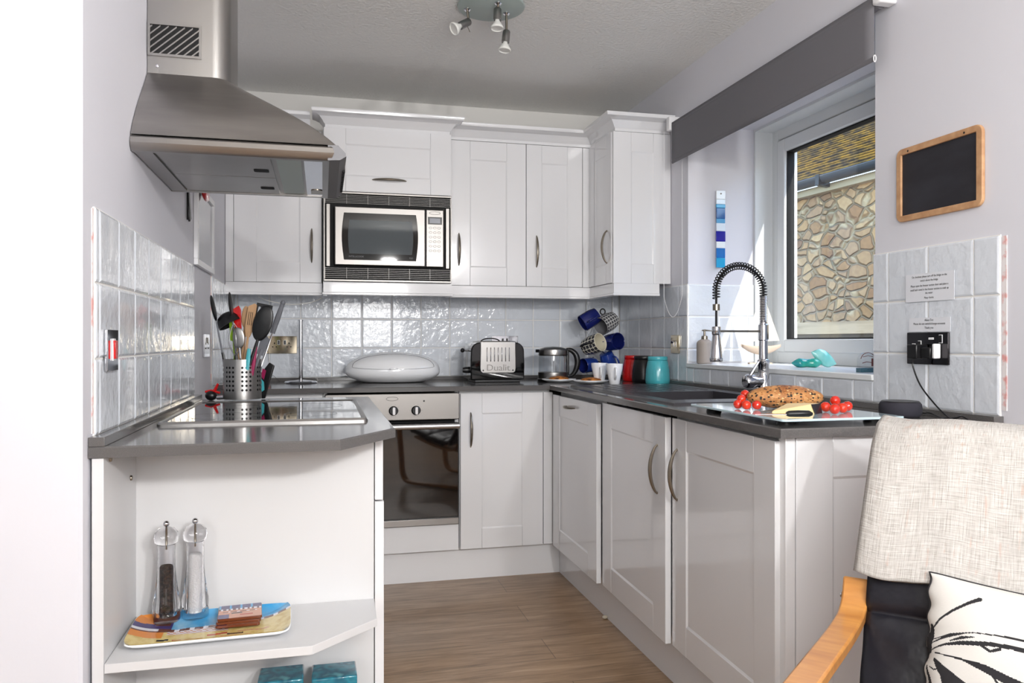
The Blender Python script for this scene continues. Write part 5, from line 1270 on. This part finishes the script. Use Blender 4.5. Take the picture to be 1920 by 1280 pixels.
for (px0, px1, py, lb) in ((484, 567, 1268, 'turquoise patterned glass box on the low shelf, left of two'), (586, 668, 1264, 'turquoise patterned glass box on the low shelf, right of two')):
    zt = .352; a = at(px0, py+10, Z=zt); b = at(px1, py+4, Z=zt); yy = 1.80 if px0 < 500 else 1.79
    xa, xb = at(px0, py, Y=yy).x, at(px1, py, Y=yy).x
    t = T('glass_box', lb, 'box', ((xa+xb)/2, yy+.04, .158), group='turquoise boxes on the low shelf', local=True)
    w_ = (xb-xa)/2
    MB().box(-w_, w_, -.04, .04, 0, .150).build('body', 'box', t, bevel=.003)
    MB().box(-w_-.002, w_+.002, -.042, .042, .151, .190).build('lid', 'box', t, bevel=.003)

# ================================================================== ARMCHAIR
CZ_ = math.atan2(-.74, .672)
C0 = Vector((1.037, .936, 0))
ac = T('armchair', 'bentwood armchair with black leather cushion, in the right foreground', 'armchair', C0, rz=CZ_)
def strip(path, x0, x1, th):
    """bent plywood: path of (y, z) swept across x0..x1"""
    P = [Vector((0, a, b)) for a, b in path]; vs = []; m = len(P)
    for i, p in enumerate(P):
        t_ = (P[min(i+1, m-1)]-P[max(i-1, 0)]).normalized(); n_ = Vector((0, -t_.z, t_.y))*th/2
        for q in (p+n_, p-n_):
            for x in (x0, x1): vs.append((x, q.y, q.z))
    fs = []
    for i in range(m-1):
        a, b = i*4, (i+1)*4
        fs += [(a, a+1, b+1, b), (a+2, b+2, b+3, a+3), (a, b, b+2, a+2), (a+1, a+3, b+3, b+1)]
    fs += [(0, 2, 3, 1), ((m-1)*4, (m-1)*4+1, (m-1)*4+3, (m-1)*4+2)]
    return MB().add(vs, fs)
side = [(.262, .632), (.248, .600), (.222, .578), (.18, .568), (.08, .566), (-.10, .572), (-.24, .574), (-.31, .556), (-.345, .51), (-.345, .42), (-.325, .22), (-.315, .10), (-.29, .045), (-.24, .022), (-.1, .018), (.2, .018), (.36, .018)]
side = [(p.y, p.z) for p in smooth([(0, a, b) for a, b in side], 4)]
for sg in (-1, 1):
    xx = sorted((sg*.326, sg*.278))
    ab = strip(side, xx[0], xx[1], .022).build('arm_and_leg', 'arm', ac, bevel=.004, ang=40)
    MB().lathe([(0, 0), (.006, 0), (.0055, .002), (.002, .003), (0, .002)], 12, M=Matrix.Translation((sg*.327, .245, .600)) @ Matrix.Rotation(sg*pi/2, 4, 'Y')).build('bolt', 'chrome', ab)
bk = [(-.26, .40), (-.1, .345), (.05, .315), (.12, .335), (.19, .44), (.28, .64), (.35, .80), (.395, .885)]
bk = [(p.y, p.z) for p in smooth([(0, a, b) for a, b in bk], 5)]
for sg in (-1, 1): xx = sorted((sg*.27, sg*.21)); strip([(a+.03, b-.03) for a, b in bk], xx[0], xx[1], .018).build('seat_rail', 'arm', ac, bevel=.003, ang=40)
cr = MB()
for y, z in ((-.22, .36), (.08, .285), (.30, .62), (.40, .84)): cr.box(-.21, .21, y+.02, y+.04, z-.02, z+.01)
cr.build('cross_bar', 'arm', ac, bevel=.002)
def pad(u, v):
    x = -.275+.55*u; i = v*(len(bk)-1); k = min(int(i), len(bk)-2); f_ = i-k; y = bk[k][0]*(1-f_)+bk[k+1][0]*f_; z = bk[k][1]*(1-f_)+bk[k+1][1]*f_
    t_ = Vector((bk[k+1][0]-bk[k][0], bk[k+1][1]-bk[k][1])).normalized(); n_ = Vector((-t_.y, t_.x))
    h_ = .030+.018*(1-abs(2*u-1)**6)-.010*math.exp(-((v*8.2) % 1-.5)**2*0)-.012*max(0, math.cos(v*2*pi*7.5))**14*(1)
    h_ += .003*noise.noise(Vector((x*16, v*26, 0)))
    return (x, y+n_.x*h_, z+n_.y*h_)
MB().grid(pad, 44, 150).build('leather_cushion', 'leather', ac, solid=.03, ang=70)
# throw folded over the back
thp = [(.232, .652), (.252, .70), (.280, .76), (.314, .83), (.338, .885), (.350, .912), (.368, .929), (.405, .934), (.438, .925), (.452, .89), (.445, .84), (.43, .76), (.42, .70)]
thp = [(p.y, p.z) for p in smooth([(0, a, b) for a, b in thp], 5)]
def thf(u, v):
    i = v*(len(thp)-1); k = min(int(i), len(thp)-2); f_ = i-k; y = thp[k][0]*(1-f_)+thp[k+1][0]*f_; z = thp[k][1]*(1-f_)+thp[k+1][1]*f_
    x = -.291+.015*min(1, v*2.4)*(1-u)+.575*u-.008*(1-v)*(1-2*u)
    w_ = noise.noise(Vector((u*5, v*3, 2)))*.007+noise.noise(Vector((u*14, v*6, 5)))*.003+.005*math.sin(u*11+v*3)*.4
    e = .022*math.exp(-u*26)   # folded left edge turns back
    return (x, y-.016*(v < .5)+w_+e, z+noise.noise(Vector((u*6, v*2, 9)))*.006)
th = MB().grid(thf, 70, 70).build('throw', 'throw', None, loc=(C0.x, C0.y, 0), rot=(0, 0, CZ_), solid=.016, ang=80)
tag(th, 'oatmeal woven throw folded over the back of the armchair', 'throw')
# butterfly cushion
strokes = [  # (points, widths) in px of a 3/2 enlarged crop, measured from the cushion's top-left
    ([(320, 1018), (360, 965), (400, 922), (450, 878), (487, 850)], [3, 4, 5, 6, 9]),
    ([(320, 1000), (322, 1050), (318, 1105)], [8, 17, 12]), ([(310, 1100), (300, 1170), (296, 1230), (280, 1300)], [10, 6, 9, 5]),
    ([(335, 1058), (400, 1024), (480, 1000), (570, 991), (770, 990), (1050, 1020), (1300, 1120)], [2, 3, 2, 3, 5, 9, 14]),
    ([(335, 1072), (380, 1040), (440, 1015)], [2, 5, 2]), ([(400, 1052), (440, 1030), (480, 1018)], [2, 6, 2]),
    ([(330, 1102), (380, 1072), (440, 1052), (520, 1036)], [2, 4, 8, 9]), ([(520, 1034), (600, 1028), (690, 1030), (780, 1038), (1000, 1080), (1250, 1200)], [8, 8, 12, 16, 22, 26]), ([(505, 1045), (535, 1062), (565, 1045)], [5, 5, 6]),
    ([(680, 1040), (730, 1062), (800, 1090), (950, 1150)], [2, 5, 12, 18]),
    ([(345, 1112), (450, 1118), (520, 1132), (600, 1160), (700, 1185), (800, 1205), (1000, 1270)], [2, 4, 14, 17, 17, 20, 24]),
    ([(545, 1150), (590, 1210), (650, 1270), (720, 1330), (800, 1400)], [3, 6, 4, 8, 10]), ([(700, 1200), (745, 1250), (800, 1290), (900, 1350)], [3, 9, 12, 14]),
    ([(345, 1140), (380, 1175), (430, 1215), (490, 1245), (560, 1290), (650, 1370)], [6, 18, 26, 22, 24, 22]),
    ([(375, 1180), (400, 1240), (425, 1290), (470, 1380)], [4, 15, 14, 12]), ([(318, 1170), (330, 1230), (350, 1290), (380, 1400)], [3, 8, 9, 10]), ([(330, 1172), (350, 1182), (375, 1172)], [2, 3, 2]),
    ([(300, 1240), (320, 1300), (330, 1400)], [4, 8, 8])]
SEG = []
for P, Wd in strokes:
    P = [((a-305)*.000453, (b-765)*.000402) for a, b in P]
    for a, b, wa, wb in zip(P, P[1:], Wd, Wd[1:]): SEG.append((a, b, wa*.00042, wb*.00042))
def ink(u, v):
    a, b = u*.44, (1-v)*.42
    for (p, q, wa, wb) in SEG:
        if a < min(p[0], q[0])-.02 or a > max(p[0], q[0])+.02 or b < min(p[1], q[1])-.02 or b > max(p[1], q[1])+.02: continue
        dx, dy = q[0]-p[0], q[1]-p[1]; L2 = dx*dx+dy*dy; t_ = max(0, min(1, ((a-p[0])*dx+(b-p[1])*dy)/L2))
        if math.hypot(a-p[0]-dx*t_, b-p[1]-dy*t_) < wa+(wb-wa)*t_: return 1
    return 0
def cush(u, v, sg):
    x, y = 2*u-1, 2*v-1; e = (1-abs(x)**2.6)*(1-abs(y)**2.6)
    pin = 1-.045*(1-abs(y)**2)*abs(x)**6 if 1 else 1; pin2 = 1-.045*(1-abs(x)**2)*abs(y)**6
    wv = .0025*math.sin(v*60)*abs(x)**10
    return (x*.22*pin+wv, -sg*(.068*max(0, e)**.55)+.002*noise.noise(Vector((u*9, v*9, sg))), y*.21*pin2)
o = C0+Matrix.Rotation(CZ_, 3, 'Z') @ Vector((.040, .118, .478))
t = T('scatter_cushion', 'off-white cushion printed with large black butterfly wing on armchair', 'cushion', o, local=True)
t.rotation_euler = (math.radians(-27), 0, CZ_+.0)
t.rotation_euler = (Matrix.Rotation(CZ_, 3, 'Z') @ Matrix.Rotation(math.radians(-25), 3, 'X') @ Matrix.Rotation(math.radians(3), 3, 'Y')).to_euler()
MB().grid(lambda u, v: cush(u, v, 1), 360, 340, ink).build('printed_front', ['linen', 'ink'], t, ang=80)
MB().grid(lambda u, v: cush(u, v, -1), 40, 40).build('back', 'linen', t, ang=80)
ed = [cush(k, 1, 0) for k in [i/40 for i in range(41)]]+[cush(1, 1-k, 0) for k in [i/40 for i in range(1, 41)]]+[cush(1-k, 0, 0) for k in [i/40 for i in range(1, 41)]]+[cush(0, k, 0) for k in [i/40 for i in range(1, 40)]]
MB().tube(ed, .0022, 6, closed=True).build('piping', 'ink', t)

# ================================================================== OUTSIDE THE WINDOW
struct('ground_outside', MB().box(2.19, 14, -6, 16, -.35, -.25), 'rubble') if 0 else None
M['gravel'] = mat('pale_gravel', (170, 160, 146), .9, bump=(60, 1, .01))
g = MB().box(2.2, 14, -8, 20, -.35, -.25).build('gravel_yard', 'gravel'); tag(g, 'pale gravel yard outside the window', 'ground', kind='structure')
ex = T('stone_outbuilding', 'rubble stone building with mottled tiled roof and dark gutter outside window', 'building', (3.9, 5.2, -.25), rz=math.radians(5.4))
ZG = 2.40+.25
MB().box(0, .4, -8, 9, 0, ZG-.06).build('stone_wall', 'rubble', ex)
MB().box(-.06, 0, -8, 9, ZG-.125, ZG-.07).build('fascia', mat('cream_fascia', (196, 180, 148), .7), ex)
gut = MB().prism([(-.16, ZG-.02)]+[(-.105+.055*math.cos(math.radians(a)), ZG-.02+.055*math.sin(math.radians(a))) for a in range(180, 361, 20)]+[(-.055, ZG-.02), (-.06, ZG-.015), (-.155, ZG-.015)], -8, 9, 'y')
gt = gut.build('gutter', mat('grey_gutter', (72, 76, 82), .4), ex, ang=30)
gk = MB()
for y in range(-8, 9): gk.prism([(-.165, ZG-.005), (-.168, ZG-.09), (-.06, ZG-.10), (-.06, ZG-.005)], y+.1, y+.14, 'y')
gk.build('brackets', M['dark'].copy() if 0 else 'black', gt)
# tiled roof, courses modelled as steps
rf = MB(); pitch = math.radians(34); L0 = 1.55; nC = 22
for i in range(nC):
    s0, s1 = L0*i/nC, L0*(i+1)/nC
    x0, z0_, x1, z1_ = -.10+s0*math.cos(pitch), ZG-.02+s0*math.sin(pitch), -.10+s1*math.cos(pitch), ZG-.02+s1*math.sin(pitch)
    nx, nz = -math.sin(pitch), math.cos(pitch)
    rf.prism([(x0+nx*.034, z0_+nz*.034), (x1+nx*.006, z1_+nz*.006), (x1, z1_-.02), (x0, z0_-.02)], -8, 9, 'y')
def roofmat():
    m, nt, b = nodes_mat('mottled_roof_tile', .9); L = nt.links.new
    tc = N(nt, 'ShaderNodeTexCoord'); mp = N(nt, 'ShaderNodeMapping'); mp.inputs['Scale'].default_value = (7, 7, 7); L(tc.outputs['Object'], mp.inputs[0])
    n = N(nt, 'ShaderNodeTexNoise'); n.inputs['Scale'].default_value = 1.6; n.inputs['Detail'].default_value = 6; L(mp.outputs[0], n.inputs['Vector'])
    r = ramp(nt, [(.38, (96, 84, 70)), (.5, (150, 122, 70)), (.62, (200, 158, 66)), (.75, (130, 118, 96))]); L(n.outputs[0], r.inputs[0])  # ochre, brown and grey mottling by noise
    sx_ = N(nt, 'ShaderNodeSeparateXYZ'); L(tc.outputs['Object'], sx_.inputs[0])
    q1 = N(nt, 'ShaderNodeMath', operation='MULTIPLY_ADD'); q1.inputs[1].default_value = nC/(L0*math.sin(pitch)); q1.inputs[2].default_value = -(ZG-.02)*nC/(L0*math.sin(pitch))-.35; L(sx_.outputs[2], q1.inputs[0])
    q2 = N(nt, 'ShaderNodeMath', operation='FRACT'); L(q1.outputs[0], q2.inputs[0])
    q3 = ramp(nt, [(.0, (60, 50, 40)), (.16, (60, 50, 40)), (.24, (255, 255, 255))]); L(q2.outputs[0], q3.inputs[0])  # shade under each course painted as a dark band
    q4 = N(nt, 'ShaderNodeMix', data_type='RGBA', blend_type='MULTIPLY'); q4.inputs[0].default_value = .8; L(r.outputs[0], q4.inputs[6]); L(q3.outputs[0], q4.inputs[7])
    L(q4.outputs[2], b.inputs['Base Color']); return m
rf.build('tiled_roof', roofmat(), ex, smooth=False)
zr = ZG-.02+L0*math.sin(pitch); xr = -.10+L0*math.cos(pitch)
MB().tube([(xr, -8, zr), (xr, 9, zr)], .06, 10).build('ridge', mat('lead_ridge', (104, 106, 104), .6), ex)
rl = T('sleeper_planter', 'pale timber rails of a planter just outside the window', 'planter', (3.3, 4.2, -.25), rz=math.radians(5.4))
M['sleeper'] = mat('pale_sleeper', (206, 186, 152), .8, vary=(9, (176, 156, 126), .4, .7, (4, .3, 4)))
MB().box(-.04, .04, -4, 4, 1.40, 1.48).box(-.10, .04, -4, 4, 1.27, 1.33).build('rails', 'sleeper', rl)
MB().box(.0, .03, -4, 4, 0, 1.40).build('boards', mat('grey_board', (90, 84, 76), .8), rl)
for o in bpy.data.objects:
    if '_local' in o: del o['_local']
